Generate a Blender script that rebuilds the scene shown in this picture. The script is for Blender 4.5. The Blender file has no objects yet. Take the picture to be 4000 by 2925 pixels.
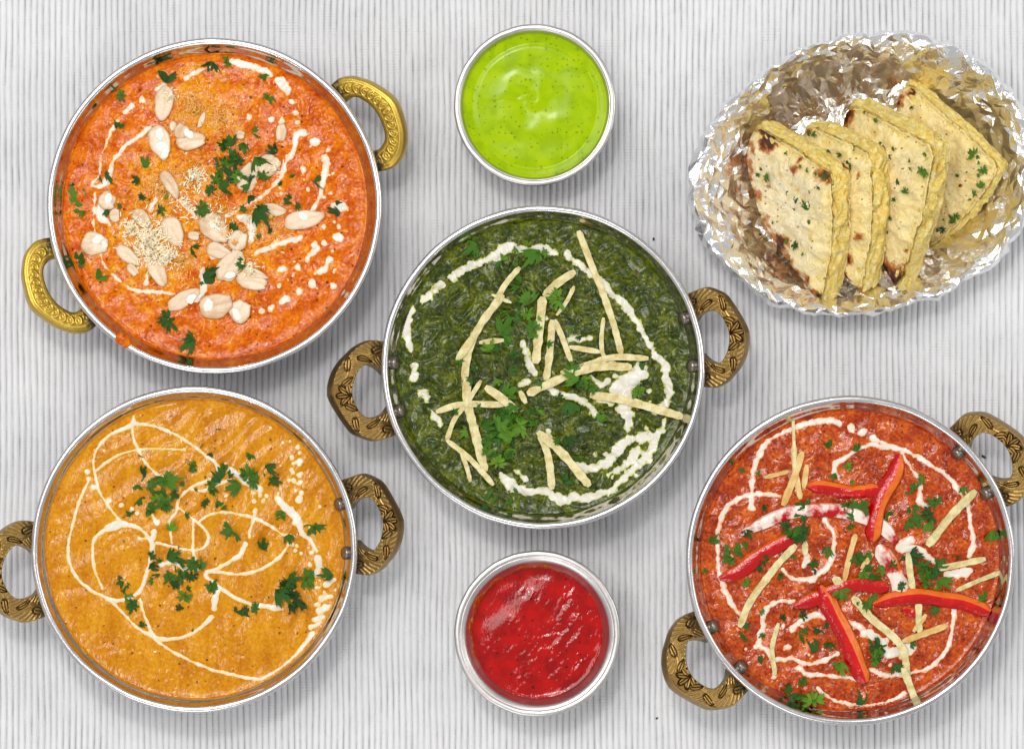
import bpy, math, random
import numpy as np
from mathutils import Vector, Matrix, Euler

# ------------------------------------------------------------------ camera, world, lights, exposure
sc = bpy.context.scene
C = sc.collection
S = 0.00013            # metres per photo pixel on the table
D = 2.4                # camera height
CX, CY = 2000.0, 1462.5
cam = bpy.data.cameras.new('camera'); camo = bpy.data.objects.new('camera', cam); C.objects.link(camo)
cam.sensor_width = 36.0; cam.lens = 36.0 * D / (4000 * S); cam.clip_start = 0.05; cam.clip_end = 20
camo.location = (0, 0, D); sc.camera = camo

world = bpy.data.worlds.new('World'); sc.world = world; world.use_nodes = True
bg = world.node_tree.nodes['Background']; bg.inputs[0].default_value = (0.97, 0.98, 1.0, 1); bg.inputs[1].default_value = 0.50

def area(name, loc, target, sx, sy, power, col):
    l = bpy.data.lights.new(name, 'AREA'); l.shape = 'RECTANGLE'; l.size = sx; l.size_y = sy; l.energy = power; l.color = col
    o = bpy.data.objects.new(name, l); C.objects.link(o); o.location = loc
    o.rotation_euler = (Vector(target) - Vector(loc)).to_track_quat('-Z', 'Y').to_euler()
    return o
area('softbox_key', (-0.62, 0.72, 2.55), (0, 0, 0), 1.5, 1.3, 35, (1.0, 0.975, 0.94))
area('small_lamp', (-0.20, 0.62, 2.3), (0, 0, 0), 0.2, 0.2, 8, (1.0, 0.98, 0.95))
area('softbox_side', (1.3, 0.25, 1.1), (0, 0, 0), 0.5, 0.8, 4, (1.0, 0.96, 0.92))
area('softbox_front', (-0.4, -1.3, 1.3), (0, 0, 0), 0.8, 0.4, 5, (1.0, 0.98, 0.96))

sc.view_settings.view_transform = 'Standard'; sc.view_settings.look = 'None'
sc.view_settings.exposure = 0.0; sc.view_settings.gamma = 1.0
sc.cycles.use_denoising = True
sc.cycles.max_bounces = 8; sc.cycles.glossy_bounces = 4
sc.cycles.sample_clamp_indirect = 4.0
rng = random.Random(7); nrng = np.random.default_rng(7)

# ------------------------------------------------------------------ helpers
def W(px, py, z=0.0):
    k = S * (D - z) / D
    return ((px - CX) * k, -(py - CY) * k)
MM = 0.001

def _h(ix, iy, seed):
    h = (ix.astype(np.int64) * 374761393 + iy.astype(np.int64) * 668265263 + seed * 1442695041) & 0xFFFFFFFF
    h = ((h ^ (h >> 13)) * 1274126177) & 0xFFFFFFFF
    return ((h ^ (h >> 16)) & 0xFFFF) / 65535.0
def noise(x, y, seed=0):
    x = np.asarray(x, float); y = np.asarray(y, float)
    ix = np.floor(x); iy = np.floor(y); fx = x - ix; fy = y - iy
    u = fx * fx * fx * (fx * (fx * 6 - 15) + 10); v = fy * fy * fy * (fy * (fy * 6 - 15) + 10)
    def g(dx, dy):
        a = _h(ix + dx, iy + dy, seed) * 6.2831853
        return np.cos(a) * (fx - dx) + np.sin(a) * (fy - dy)
    a = g(0, 0) * (1 - u) + g(1, 0) * u; b = g(0, 1) * (1 - u) + g(1, 1) * u
    return (a * (1 - v) + b * v) * 1.5
def fbm(x, y, seed=0, o=3):
    r = 0; a = 1.0; f = 1.0
    for k in range(o):
        r = r + a * noise(x * f + 17.3 * k, y * f - 9.1 * k, seed + k); a *= 0.5; f *= 2.03
    return r

def mesh_np(name, verts, faces, smooth=True):
    me = bpy.data.meshes.new(name)
    verts = np.asarray(verts, np.float32)
    if isinstance(faces, np.ndarray) and faces.ndim == 2:
        n = faces.shape[1]; m = len(faces)
        me.vertices.add(len(verts)); me.vertices.foreach_set('co', verts.ravel())
        me.loops.add(m * n); me.loops.foreach_set('vertex_index', faces.astype(np.int32).ravel())
        me.polygons.add(m); me.polygons.foreach_set('loop_start', np.arange(0, m * n, n, dtype=np.int32))
        me.update(calc_edges=True)
    else:
        me.from_pydata([tuple(map(float, v)) for v in verts], [], [tuple(map(int, f)) for f in faces]); me.update()
    me.validate()
    me.polygons.foreach_set('use_smooth', np.full(len(me.polygons), smooth))
    return me
def attr(me, name, vals):
    a = me.attributes.new(name, 'FLOAT', 'POINT'); a.data.foreach_set('value', np.asarray(vals, np.float32))
def obj(name, me, mat=None, parent=None, loc=None):
    o = bpy.data.objects.new(name, me); C.objects.link(o)
    if mat is not None and me is not None and not me.materials: me.materials.append(mat)
    if parent is not None: o.parent = parent
    if loc is not None: o.location = loc
    return o
def tag(o, label, cat, group=None, kind=None):
    if label: o['label'] = label
    if cat: o['category'] = cat
    if group: o['group'] = group
    if kind: o['kind'] = kind
    return o
def empty(name, loc=(0, 0, 0)):
    o = bpy.data.objects.new(name, None); C.objects.link(o); o.location = loc; o.empty_display_size = 0.01; return o
def grid_faces(nu, nv, wrap_u=False, wrap_v=False):
    iu = np.arange(nu if wrap_u else nu - 1); iv = np.arange(nv if wrap_v else nv - 1)
    U, V = np.meshgrid(iu, iv, indexing='ij'); U2 = (U + 1) % nu; V2 = (V + 1) % nv
    return np.stack([U * nv + V, U2 * nv + V, U2 * nv + V2, U * nv + V2], -1).reshape(-1, 4)
def lathe(prof, n=192, jitter=None):
    p = np.array(prof, float); th = np.linspace(0, 2 * math.pi, n, endpoint=False)
    R = p[:, 0][None, :].repeat(n, 0); Z = p[:, 1][None, :].repeat(n, 0)
    if jitter is not None: R = R + jitter(th[:, None], R, Z)
    v = np.stack([R * np.cos(th)[:, None], R * np.sin(th)[:, None], Z], -1).reshape(-1, 3)
    return v, grid_faces(n, len(p), wrap_u=True)
def resample(pts, n=None, step=None):
    p = np.asarray(pts, float); d = np.r_[0, np.cumsum(np.linalg.norm(np.diff(p[:, :2], axis=0), axis=1))]
    if n is None: n = max(2, int(d[-1] / step) + 1)
    t = np.linspace(0, d[-1], n)
    return np.stack([np.interp(t, d, p[:, k]) for k in range(p.shape[1])], -1)
def spline(pts, sub=8):
    p = np.asarray(pts, float)
    if len(p) < 3: return resample(p, sub * 2)
    q = np.vstack([2 * p[0] - p[1], p, 2 * p[-1] - p[-2]]); out = []
    for i in range(1, len(q) - 2):
        t = np.linspace(0, 1, sub, endpoint=False)[:, None]
        a, b, c, d = q[i - 1], q[i], q[i + 1], q[i + 2]
        out.append(0.5 * (2 * b + (c - a) * t + (2 * a - 5 * b + 4 * c - d) * t ** 2 + (3 * b - a - 3 * c + d) * t ** 3))
    out.append(q[-2][None]); return np.vstack(out)

# ------------------------------------------------------------------ materials
class NT:
    def __init__(s, name):
        s.m = bpy.data.materials.new(name); s.m.use_nodes = True; s.t = s.m.node_tree; s.b = s.t.nodes['Principled BSDF']
        tc = s.n('ShaderNodeTexCoord'); v = s.n('ShaderNodeVectorMath'); v.operation = 'SCALE'; v.inputs['Scale'].default_value = 1000
        s.l(tc.outputs['Object'], v.inputs[0]); s.mm = v.outputs[0]
    def n(s, k, **kw):
        x = s.t.nodes.new(k)
        for a, b in kw.items(): setattr(x, a, b)
        return x
    def l(s, a, b): s.t.links.new(a, b)
    def put(s, sock, v):
        if hasattr(v, 'is_output') or isinstance(v, bpy.types.NodeSocket): s.l(v, sock)
        else: sock.default_value = (*v, 1) if (isinstance(v, tuple) and len(v) == 3 and len(sock.default_value) == 4) else v
    def noise(s, size, detail=3, rough=0.55, vec=None, dist=0.0, stretch=None, rot=0.0):
        v = vec or s.mm
        if stretch:
            mp = s.n('ShaderNodeMapping'); mp.inputs['Rotation'].default_value = (0, 0, rot); mp.inputs['Scale'].default_value = stretch; s.l(v, mp.inputs[0]); v = mp.outputs[0]
        x = s.n('ShaderNodeTexNoise'); x.inputs['Scale'].default_value = 1.0 / size; x.inputs['Detail'].default_value = detail; x.inputs['Roughness'].default_value = rough; x.inputs['Distortion'].default_value = dist
        s.l(v, x.inputs['Vector']); return x.outputs['Fac']
    def ramp(s, fac, stops):
        x = s.n('ShaderNodeValToRGB'); e = x.color_ramp.elements
        while len(e) < len(stops): e.new(0.5)
        for k, (p, c) in enumerate(stops):
            e[k].position = p; e[k].color = (*c, 1) if isinstance(c, tuple) else (c, c, c, 1)
        s.l(fac, x.inputs[0]); return x.outputs[0]
    def mix(s, fac, a, b, mode='MIX'):
        x = s.n('ShaderNodeMix', data_type='RGBA', blend_type=mode); s.put(x.inputs[0], fac); s.put(x.inputs[6], a); s.put(x.inputs[7], b); return x.outputs[2]
    def math(s, op, a, b=0.0):
        x = s.n('ShaderNodeMath', operation=op); s.put(x.inputs[0], a); s.put(x.inputs[1], b); return x.outputs[0]
    def attr(s, name):
        x = s.n('ShaderNodeAttribute', attribute_name=name); return x.outputs['Fac']
    def specks(s, size, thr, keep, warp=0.0):
        v = s.mm
        x = s.n('ShaderNodeTexVoronoi', voronoi_dimensions='2D'); x.inputs['Scale'].default_value = 1.0 / size; s.l(v, x.inputs['Vector'])
        d = x.outputs['Distance']
        if warp: d = s.math('ADD', d, s.math('MULTIPLY', s.math('SUBTRACT', s.noise(size * 0.35, 2), 0.5), warp))
        sp = s.n('ShaderNodeSeparateColor'); s.l(x.outputs['Color'], sp.inputs[0])
        a = s.math('LESS_THAN', d, s.math('MULTIPLY', sp.outputs[1], thr * 2)); return s.math('MULTIPLY', a, s.math('LESS_THAN', sp.outputs[0], keep))
    def bump(s, h, dist, strength=1.0, normal=None):
        x = s.n('ShaderNodeBump'); x.inputs['Strength'].default_value = strength; x.inputs['Distance'].default_value = dist; s.put(x.inputs['Height'], h)
        if normal is not None: s.l(normal, x.inputs['Normal'])
        return x.outputs[0]
    def out(s, color=None, rough=None, metal=None, normal=None, spec=None, **kw):
        i = s.b.inputs
        if color is not None: s.put(i['Base Color'], color)
        if rough is not None: s.put(i['Roughness'], rough)
        if metal is not None: s.put(i['Metallic'], metal)
        if spec is not None: s.put(i['Specular IOR Level'], spec)
        if normal is not None: s.l(normal, i['Normal'])
        for k, v in kw.items(): s.put(i[k.replace('_', ' ')], v)
        return s.m
def srgb(r, g, b):
    f = lambda c: ((c / 255 + 0.055) / 1.055) ** 2.4 if c > 10 else c / 255 / 12.92
    return (f(r), f(g), f(b))

def mat_cloth():
    t = NT('ribbed_cloth'); g = t.attr('groove')
    n1 = t.noise(26, 3); n2 = t.noise(2.2, 3, stretch=(1, 0.22, 1)); n3 = t.noise(0.5, 2)
    base = t.mix(t.ramp(n1, [(0.3, 0.0), (0.7, 1.0)]), (0.73, 0.735, 0.747), (0.81, 0.815, 0.825))
    base = t.mix(t.math('MULTIPLY', n3, 0.35), base, (0.84, 0.845, 0.86))
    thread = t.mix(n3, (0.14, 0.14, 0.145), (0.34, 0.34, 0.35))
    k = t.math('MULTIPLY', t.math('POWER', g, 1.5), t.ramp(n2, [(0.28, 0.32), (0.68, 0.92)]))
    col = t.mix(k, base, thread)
    wv = t.n('ShaderNodeTexWave', wave_type='BANDS', bands_direction='Y'); wv.inputs['Scale'].default_value = 0.21; wv.inputs['Distortion'].default_value = 1.2; wv.inputs['Detail'].default_value = 1; wv.inputs['Detail Scale'].default_value = 2.0
    t.l(t.mm, wv.inputs['Vector'])
    b = t.bump(t.math('MULTIPLY', wv.outputs[1], t.ramp(t.noise(9, 2), [(0.45, 0.0), (0.65, 1.0)])), 0.00035, 0.5)
    b = t.bump(n3, 0.00035, 0.7, b)
    return t.out(col, 0.9, 0.0, b, 0.1)
def mat_steel(name, base, rough, tint2=None, dark=0.5):
    t = NT(name); n = t.noise(3, 3, stretch=(1, 1, 6)); n2 = t.noise(14, 4)
    col = t.mix(t.ramp(n2, [(0.35, 0.0), (0.7, 1.0)]), base, tint2 or tuple(c * 0.82 for c in base))
    b = t.bump(n2, 0.0005, 0.25); b = t.bump(t.noise(0.6, 2), 0.00006, 0.4, b)
    return t.out(col, t.math('ADD', rough, t.math('MULTIPLY', n, 0.12)), 1.0, b)
def mat_hammered(name, base):
    t = NT(name); v = t.n('ShaderNodeTexVoronoi', feature='SMOOTH_F1'); v.inputs['Scale'].default_value = 1 / 7.0; t.l(t.mm, v.inputs['Vector'])
    return t.out(base, 0.28, 1.0, t.bump(v.outputs['Distance'], 0.0016, 0.9))
def mat_brass(name, hi, lo, mid):
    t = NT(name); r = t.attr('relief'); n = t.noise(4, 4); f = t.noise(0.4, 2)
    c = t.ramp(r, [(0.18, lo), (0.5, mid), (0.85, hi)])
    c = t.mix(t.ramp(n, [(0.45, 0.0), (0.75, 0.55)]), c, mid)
    soot = t.attr('soot'); c = t.mix(soot, c, (0.012, 0.010, 0.008))
    ro = t.ramp(n, [(0.3, 0.26), (0.7, 0.42)])
    met = t.math('SUBTRACT', 0.95, t.math('MULTIPLY', soot, 0.8))
    return t.out(c, ro, met, t.bump(f, 0.00015, 0.6))
def mat_rivet():
    t = NT('dark_rivet_steel'); return t.out(t.mix(t.noise(1.2, 3), (0.16, 0.13, 0.11), (0.40, 0.35, 0.30)), 0.32, 0.95, t.bump(t.noise(0.8, 2), 0.0001, 0.4))
def mat_curry(name, c_dark, c_mid, c_light, speck, sp=(3.5, 0.10, 0.5), rough=0.2, grain=(2.0, 0.0006), stretch=None, patch=9, rot=0.0, fine=(1.1, 0.00008), extra=None, yellow=None, spec=0.5):
    t = NT(name)
    n = t.noise(patch, 4, stretch=stretch, rot=rot); n2 = t.noise(1.6, 3)
    c = t.ramp(t.math('ADD', t.math('MULTIPLY', n, 0.5), t.math('MULTIPLY', n2, 0.5)), [(0.36, c_dark), (0.5, c_mid), (0.64, c_light)])
    if extra: c = t.mix(t.math('MULTIPLY', t.specks(*extra[1]), extra[2]), c, extra[0])
    if yellow: c = t.mix(t.math('MULTIPLY', t.attr('tint'), t.ramp(n2, [(0.35, 0.25), (0.6, 1.0)])), c, yellow)
    c = t.mix(t.math('MULTIPLY', t.specks(*sp, 0.5), 0.85), c, speck)
    c = t.mix(t.math('MULTIPLY', t.specks(sp[0] * 0.43, sp[1] * 0.9, sp[2] * 0.6), 0.6), c, speck)
    b = t.bump(t.noise(grain[0], 3, 0.5, dist=0.6, stretch=stretch, rot=rot), grain[1], 1.0); b = t.bump(t.noise(fine[0], 2), fine[1], 1.0, b)
    return t.out(c, rough, 0.0, b, spec)
def mat_simple(name, stops, size, rough, bump=None, spec=0.5, detail=3, **kw):
    t = NT(name); c = t.ramp(t.noise(size, detail), stops)
    b = t.bump(t.noise(bump[0], 3), bump[1], 0.8) if bump else None
    return t.out(c, rough, 0.0, b, spec, **kw)
def mat_cream(name, bleed):
    t = NT(name); k = t.attr('bleed'); n = t.noise(1.6, 3); n2 = t.noise(6, 3)
    c = t.mix(n2, (0.72, 0.67, 0.56), (0.82, 0.79, 0.71))
    f = t.math('ADD', k, t.math('MULTIPLY', t.math('SUBTRACT', n, 0.5), 0.7))
    c = t.mix(t.ramp(f, [(0.30, 0.0), (0.85, 1.0)]), c, bleed)
    return t.out(c, 0.28, 0.0, t.bump(t.noise(2.5, 2), 0.0003, 0.6), 0.45)
def mat_leaf(name, lo, mid, hi):
    t = NT(name); oi = t.n('ShaderNodeObjectInfo'); n = t.noise(2.0, 3)
    f = t.math('ADD', t.math('MULTIPLY', oi.outputs['Random'], 0.6), t.math('MULTIPLY', n, 0.5))
    c = t.ramp(f, [(0.15, lo), (0.5, mid), (0.95, hi)])
    return t.out(c, 0.32, 0.0, t.bump(t.noise(1.2, 2), 0.0004, 0.7), 0.5, Transmission_Weight=0.0, Subsurface_Weight=0.0)
def mat_pepper(name, creamy):
    t = NT(name); q = t.attr('side'); n = t.noise(6, 3); n2 = t.noise(2.0, 3)
    f = t.math('ADD', q, t.math('MULTIPLY', t.math('SUBTRACT', n, 0.5), 0.5)); f = t.math('ADD', f, t.math('MULTIPLY', t.math('SUBTRACT', n2, 0.5), 0.2))
    c = t.ramp(f, [(0.16, srgb(178, 0, 0)), (0.36, srgb(212, 10, 0)), (0.58, srgb(222, 60, 2)), (0.95, srgb(230, 116, 22))])
    if creamy: c = t.mix(t.ramp(t.noise(11, 4), [(0.45, 0.0), (0.55, 0.85), (0.65, 0.95)]), c, srgb(242, 228, 214))
    return t.out(c, t.math('ADD', 0.14, t.math('MULTIPLY', q, 0.2)), 0.0, t.bump(t.noise(3.5, 3), 0.0007, 0.8), 0.5)
def mat_almond():
    t = NT('almond_flesh'); oi = t.n('ShaderNodeObjectInfo'); n = t.noise(5, 3, stretch=(0.5, 1.6, 1))
    c = t.ramp(t.math('ADD', n, t.math('MULTIPLY', t.math('SUBTRACT', oi.outputs['Random'], 0.5), 0.25)), [(0.3, srgb(202, 166, 126)), (0.6, srgb(230, 208, 178))])
    c = t.mix(t.math('MULTIPLY', t.attr('edge'), t.math('ADD', 0.15, t.noise(3, 2))), c, srgb(186, 140, 92))
    return t.out(c, 0.34, 0.0, t.bump(t.noise(1.4, 3), 0.0003, 0.7), 0.45)
def mat_bread():
    t = NT('toasted_naan_crust'); ch = t.attr('char'); cz = t.attr('cheesy'); n = t.noise(7, 4); n2 = t.noise(1.1, 3)
    c = t.ramp(n, [(0.28, srgb(222, 180, 106)), (0.38, srgb(240, 218, 162)), (0.54, srgb(247, 235, 196))])
    c = t.mix(t.math('MULTIPLY', cz, t.ramp(n2, [(0.3, 0.4), (0.6, 1.0)])), c, srgb(246, 222, 138))
    c = t.mix(t.ramp(t.math('ADD', n2, t.math('MULTIPLY', n, 0.5)), [(0.76, 0.0), (0.98, 0.45)]), c, srgb(208, 154, 72))
    k = t.math('ADD', ch, t.math('MULTIPLY', t.math('SUBTRACT', n2, 0.5), 0.5)); k = t.math('MULTIPLY', k, t.ramp(ch, [(0.02, 0.0), (0.12, 1.0)]))
    c = t.mix(t.ramp(k, [(0.08, 0.0), (0.35, 0.8), (0.5, 1.0)]), c, srgb(186, 108, 36))
    c = t.mix(t.ramp(k, [(0.42, 0.0), (0.75, 0.95)]), c, srgb(62, 18, 6))
    c = t.mix(t.math('MULTIPLY', t.specks(3.2, 0.08, 0.35, 0.4), 0.8), c, srgb(95, 55, 20))
    b = t.bump(n2, 0.0007, 0.8); b = t.bump(t.noise(0.5, 2), 0.0002, 0.6, b)
    return t.out(c, 0.42, 0.0, b, 0.4)
def mat_cheese():
    t = NT('melted_cheese'); n = t.noise(4, 4); n2 = t.noise(2.6, 4, dist=1.2)
    c = t.ramp(n, [(0.3, srgb(236, 196, 92)), (0.5, srgb(248, 218, 116)), (0.7, srgb(253, 236, 168))])
    b = t.bump(n2, 0.0024, 0.9)
    return t.out(c, 0.26, 0.0, b, 0.5, Subsurface_Weight=0.2, Subsurface_Scale=0.002)
def mat_foil():
    t = NT('aluminium_foil'); bt = t.attr('warm_reflection'); n = t.noise(5, 4, dist=0.5)
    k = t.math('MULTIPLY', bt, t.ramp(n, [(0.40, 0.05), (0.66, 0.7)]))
    c = t.mix(k, (0.92, 0.915, 0.92), (0.97, 0.83, 0.55))  # gold reflection of the naan, painted into the foil colour
    b = t.bump(t.noise(4.5, 2, dist=2.0), 0.0008, 0.4)
    return t.out(c, 0.25, 1.0, b)

def mat_wallsteel():
    t = NT('mirror_steel'); n = t.noise(12, 3); return t.out(t.mix(n, (0.50, 0.47, 0.45), (0.66, 0.63, 0.61)), 0.09, 1.0, t.bump(t.noise(9, 3), 0.0006, 0.25))
M = dict(
    cloth=mat_cloth(),
    steel=mat_wallsteel(), rim=mat_steel('brushed_rim_steel', (0.74, 0.72, 0.72), 0.17),
    satin=mat_steel('satin_pot_steel', (0.66, 0.63, 0.61), 0.30), hammered=mat_hammered('hammered_steel', (0.42, 0.38, 0.40)),
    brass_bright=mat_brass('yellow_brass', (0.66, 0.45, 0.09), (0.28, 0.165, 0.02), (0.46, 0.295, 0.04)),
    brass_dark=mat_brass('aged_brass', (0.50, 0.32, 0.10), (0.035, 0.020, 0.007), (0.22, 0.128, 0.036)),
    rivet=mat_rivet(),
    curry_orange=mat_curry('orange_curry', srgb(176, 62, 0), srgb(208, 98, 0), srgb(230, 134, 6), srgb(60, 24, 4), (4.2, 0.07, 0.35), 0.12, (2.6, 0.00035), yellow=srgb(230, 160, 12), spec=0.23),
    curry_yellow=mat_curry('golden_curry', srgb(182, 108, 0), srgb(204, 132, 4), srgb(220, 156, 28), srgb(80, 52, 10), (4.6, 0.06, 0.3), 0.12, (2.2, 0.0006), (1, 0.35, 1), 8, 0.6, spec=0.32),
    curry_spinach=mat_curry('spinach_curry', srgb(30, 42, 0), srgb(60, 74, 0), srgb(108, 114, 4), srgb(14, 20, 2), (3.0, 0.10, 0.5), 0.23, (3.0, 0.0004), None, 7, 0, (1.1, 0.00008), (srgb(128, 104, 26), (4.6, 0.10, 0.35, 0.8), 0.45), spec=0.36),
    curry_red=mat_curry('red_curry', srgb(126, 30, 0), srgb(174, 62, 2), srgb(210, 100, 18), srgb(50, 20, 6), (2.8, 0.09, 0.5), 0.12, (2.6, 0.0004), spec=0.4),
    cream1=mat_cream('cream_in_orange_curry', srgb(240, 176, 96)), cream2=mat_cream('cream_in_golden_curry', srgb(238, 196, 110)), cream3=mat_cream('cream_in_spinach', srgb(178, 184, 70)), cream4=mat_cream('cream_in_red_curry', srgb(236, 150, 92)),
    cream=mat_simple('fresh_cream', [(0.3, (0.80, 0.74, 0.62)), (0.7, (0.88, 0.85, 0.77))], 4, 0.3, (1.5, 0.0003)),
    almond=mat_almond(),
    coconut=mat_simple('white_coconut', [(0.3, srgb(248, 226, 172)), (0.7, srgb(255, 247, 226))], 3, 0.6),
    crumb=mat_simple('golden_crumbs', [(0.3, srgb(224, 138, 22)), (0.7, srgb(242, 196, 84))], 3, 0.45),
    ginger=mat_simple('pale_ginger', [(0.30, srgb(192, 172, 98)), (0.62, srgb(230, 218, 166))], 4, 0.26, (1.1, 0.0007), Subsurface_Weight=0.5, Subsurface_Scale=0.002),
    ginger_amber=mat_simple('amber_ginger', [(0.3, srgb(204, 150, 62)), (0.7, srgb(232, 206, 140))], 6, 0.35, (0.9, 0.0005)),
    leaf=mat_leaf('parsley_green', srgb(22, 58, 4), srgb(44, 94, 8), srgb(90, 140, 20)),
    leaf_bright=mat_leaf('bright_parsley_green', srgb(30, 76, 4), srgb(62, 116, 10), srgb(116, 160, 26)),
    pepper_blend=mat_pepper('red_pepper', False), pepper_blend_cream=mat_pepper('creamy_pepper', True),
    pepper_skin=mat_simple('red_pepper_skin', [(0.3, srgb(168, 4, 0)), (0.7, srgb(204, 26, 2))], 9, 0.26, (5, 0.0008)),
    pepper_flesh=mat_simple('orange_pepper_flesh', [(0.3, srgb(196, 36, 2)), (0.7, srgb(222, 98, 14))], 9, 0.3, (2, 0.0006)),
    pepper_cream=mat_simple('creamy_pepper_skin', [(0.42, srgb(196, 18, 10)), (0.50, srgb(214, 70, 60)), (0.60, srgb(240, 216, 208))], 7, 0.24, (3, 0.0005), detail=4),
    bread=mat_bread(), cheese=mat_cheese(), foil=mat_foil(),
    speck=mat_simple('dark_crumb', [(0.3, (0.02, 0.025, 0.025)), (0.7, (0.06, 0.06, 0.06))], 0.5, 0.6),
)

# ------------------------------------------------------------------ tablecloth (the surface)
def build_cloth():
    rib = 24.4 * S; nr = 276; per = 6
    xs = (np.arange(nr * per + 1) / per - nr / 2) * rib
    ys = np.r_[np.linspace(-0.40, -0.215, 18, endpoint=False), np.linspace(-0.215, 0.215, 172), np.linspace(0.22, 0.40, 18)]
    X, Y = np.meshgrid(xs, ys, indexing='ij')
    ph = (np.arange(nr * per + 1) % per) / per
    idx = np.floor(np.arange(nr * per + 1) / per)
    prof = np.sin(math.pi * ph)[:, None] ** 0.7 * np.ones_like(Y)
    amp = 0.65 + 0.5 * noise(idx[:, None] * 0.73 + 0.31, Y / 0.03, 5) + 0.3 * noise(X / 0.05, Y / 0.05, 9)
    amp = np.clip(0.5 + 0.55 * amp, 0.5, 1.25)
    Z = prof * amp * 0.0012 + 0.0006 * noise(X / 0.06, Y / 0.09, 21) - 0.0011
    Xw = X + 0.0004 * noise(idx[:, None] * 0.31, Y / 0.03, 3) + 0.0009 * noise(X / 0.09, Y / 0.08, 4)
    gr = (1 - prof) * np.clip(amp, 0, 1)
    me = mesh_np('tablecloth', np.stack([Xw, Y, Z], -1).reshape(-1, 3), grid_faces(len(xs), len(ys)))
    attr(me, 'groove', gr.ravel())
    tag(obj('tablecloth', me, M['cloth']), 'pale grey ribbed woven tablecloth under all the dishes', None, kind='structure')
build_cloth()

# ------------------------------------------------------------------ dish class with height map
class Bowl:
    """centre (photo px) and rim radius (photo px); food surface at height zf"""
    def __init__(s, cx, cy, rpx, H, zf, wall, hf):
        s.H = H; s.R = rpx * S * (D - H) / D; s.x, s.y = W(cx, cy, H); s.zf = zf; s.wall = wall; s.hf = hf
        n = int(2 * s.R / 0.0005) + 8; s.n = n; s.g0 = -n * 0.0005 / 2
        gx = s.g0 + np.arange(n) * 0.0005; X, Y = np.meshgrid(gx, gx, indexing='ij'); s.top = s.height(X, Y)
    def height(s, X, Y):
        r = np.hypot(X, Y); rw = s.wall(s.zf)
        return s.zf + s.hf(X / MM, Y / MM) * MM * np.clip((rw - r) / 0.006, 0.15, 1) + 0.0007 * np.exp(-np.clip(rw - r, 0, 1) / 0.0016)
    def loc(s, px, py):
        x, y = W(px, py, s.zf + 0.002); return x - s.x, y - s.y
    def ix(s, x, y):
        return (np.clip(((np.asarray(x) - s.g0) / 0.0005).astype(int), 0, s.n - 1), np.clip(((np.asarray(y) - s.g0) / 0.0005).astype(int), 0, s.n - 1))
    def q(s, x, y):
        i, j = s.ix(x, y); return s.top[i, j]
    def raise_(s, x, y, z):
        i, j = s.ix(x, y); np.maximum.at(s.top, (i, j), z)
    def raise_disc(s, x, y, r, z):
        k = max(1, int(r / 0.0005)); i, j = s.ix(x, y); i = int(i); j = int(j)
        a, b = np.ogrid[-k:k + 1, -k:k + 1]; m = a * a + b * b <= k * k
        sl = s.top[max(0, i - k):i + k + 1, max(0, j - k):j + k + 1]; mm = m[max(0, k - i):, max(0, k - j):][:sl.shape[0], :sl.shape[1]]
        sl[mm] = np.maximum(sl[mm], z)

def sauce_mesh(b, name, step=0.00055, tint=()):
    rw = b.wall(b.zf) + 0.0008; n = int(2 * rw / step) + 3; g = (np.arange(n) - (n - 1) / 2) * step
    X, Y = np.meshgrid(g, g, indexing='ij'); r = np.hypot(X, Y)
    k = np.where(r > rw, rw / np.maximum(r, 1e-9), 1.0); Xc, Yc = X * k, Y * k
    Z = b.height(Xc, Yc)
    keep = r <= rw + step * 0.75
    f = grid_faces(n, n); f = f[keep.ravel()[f].all(1)]
    used = np.unique(f); mp = np.full(n * n, -1); mp[used] = np.arange(len(used))
    v = np.stack([Xc, Yc, Z], -1).reshape(-1, 3)[used]
    me = mesh_np(name, v, mp[f]); tn = np.zeros(len(v))
    for (px, py, rad, wgt) in tint:
        lx, ly = b.loc(*T1(px, py)); q = np.hypot(v[:, 0] - lx, v[:, 1] - ly) / (rad * T1.k * S)
        tn = np.maximum(tn, wgt * np.clip(1.5 - q - 0.0 + 0.9 * fbm(v[:, 0] / 0.006, v[:, 1] / 0.006, 88, 3), 0, 1))
    attr(me, 'tint', tn); return me

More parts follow.
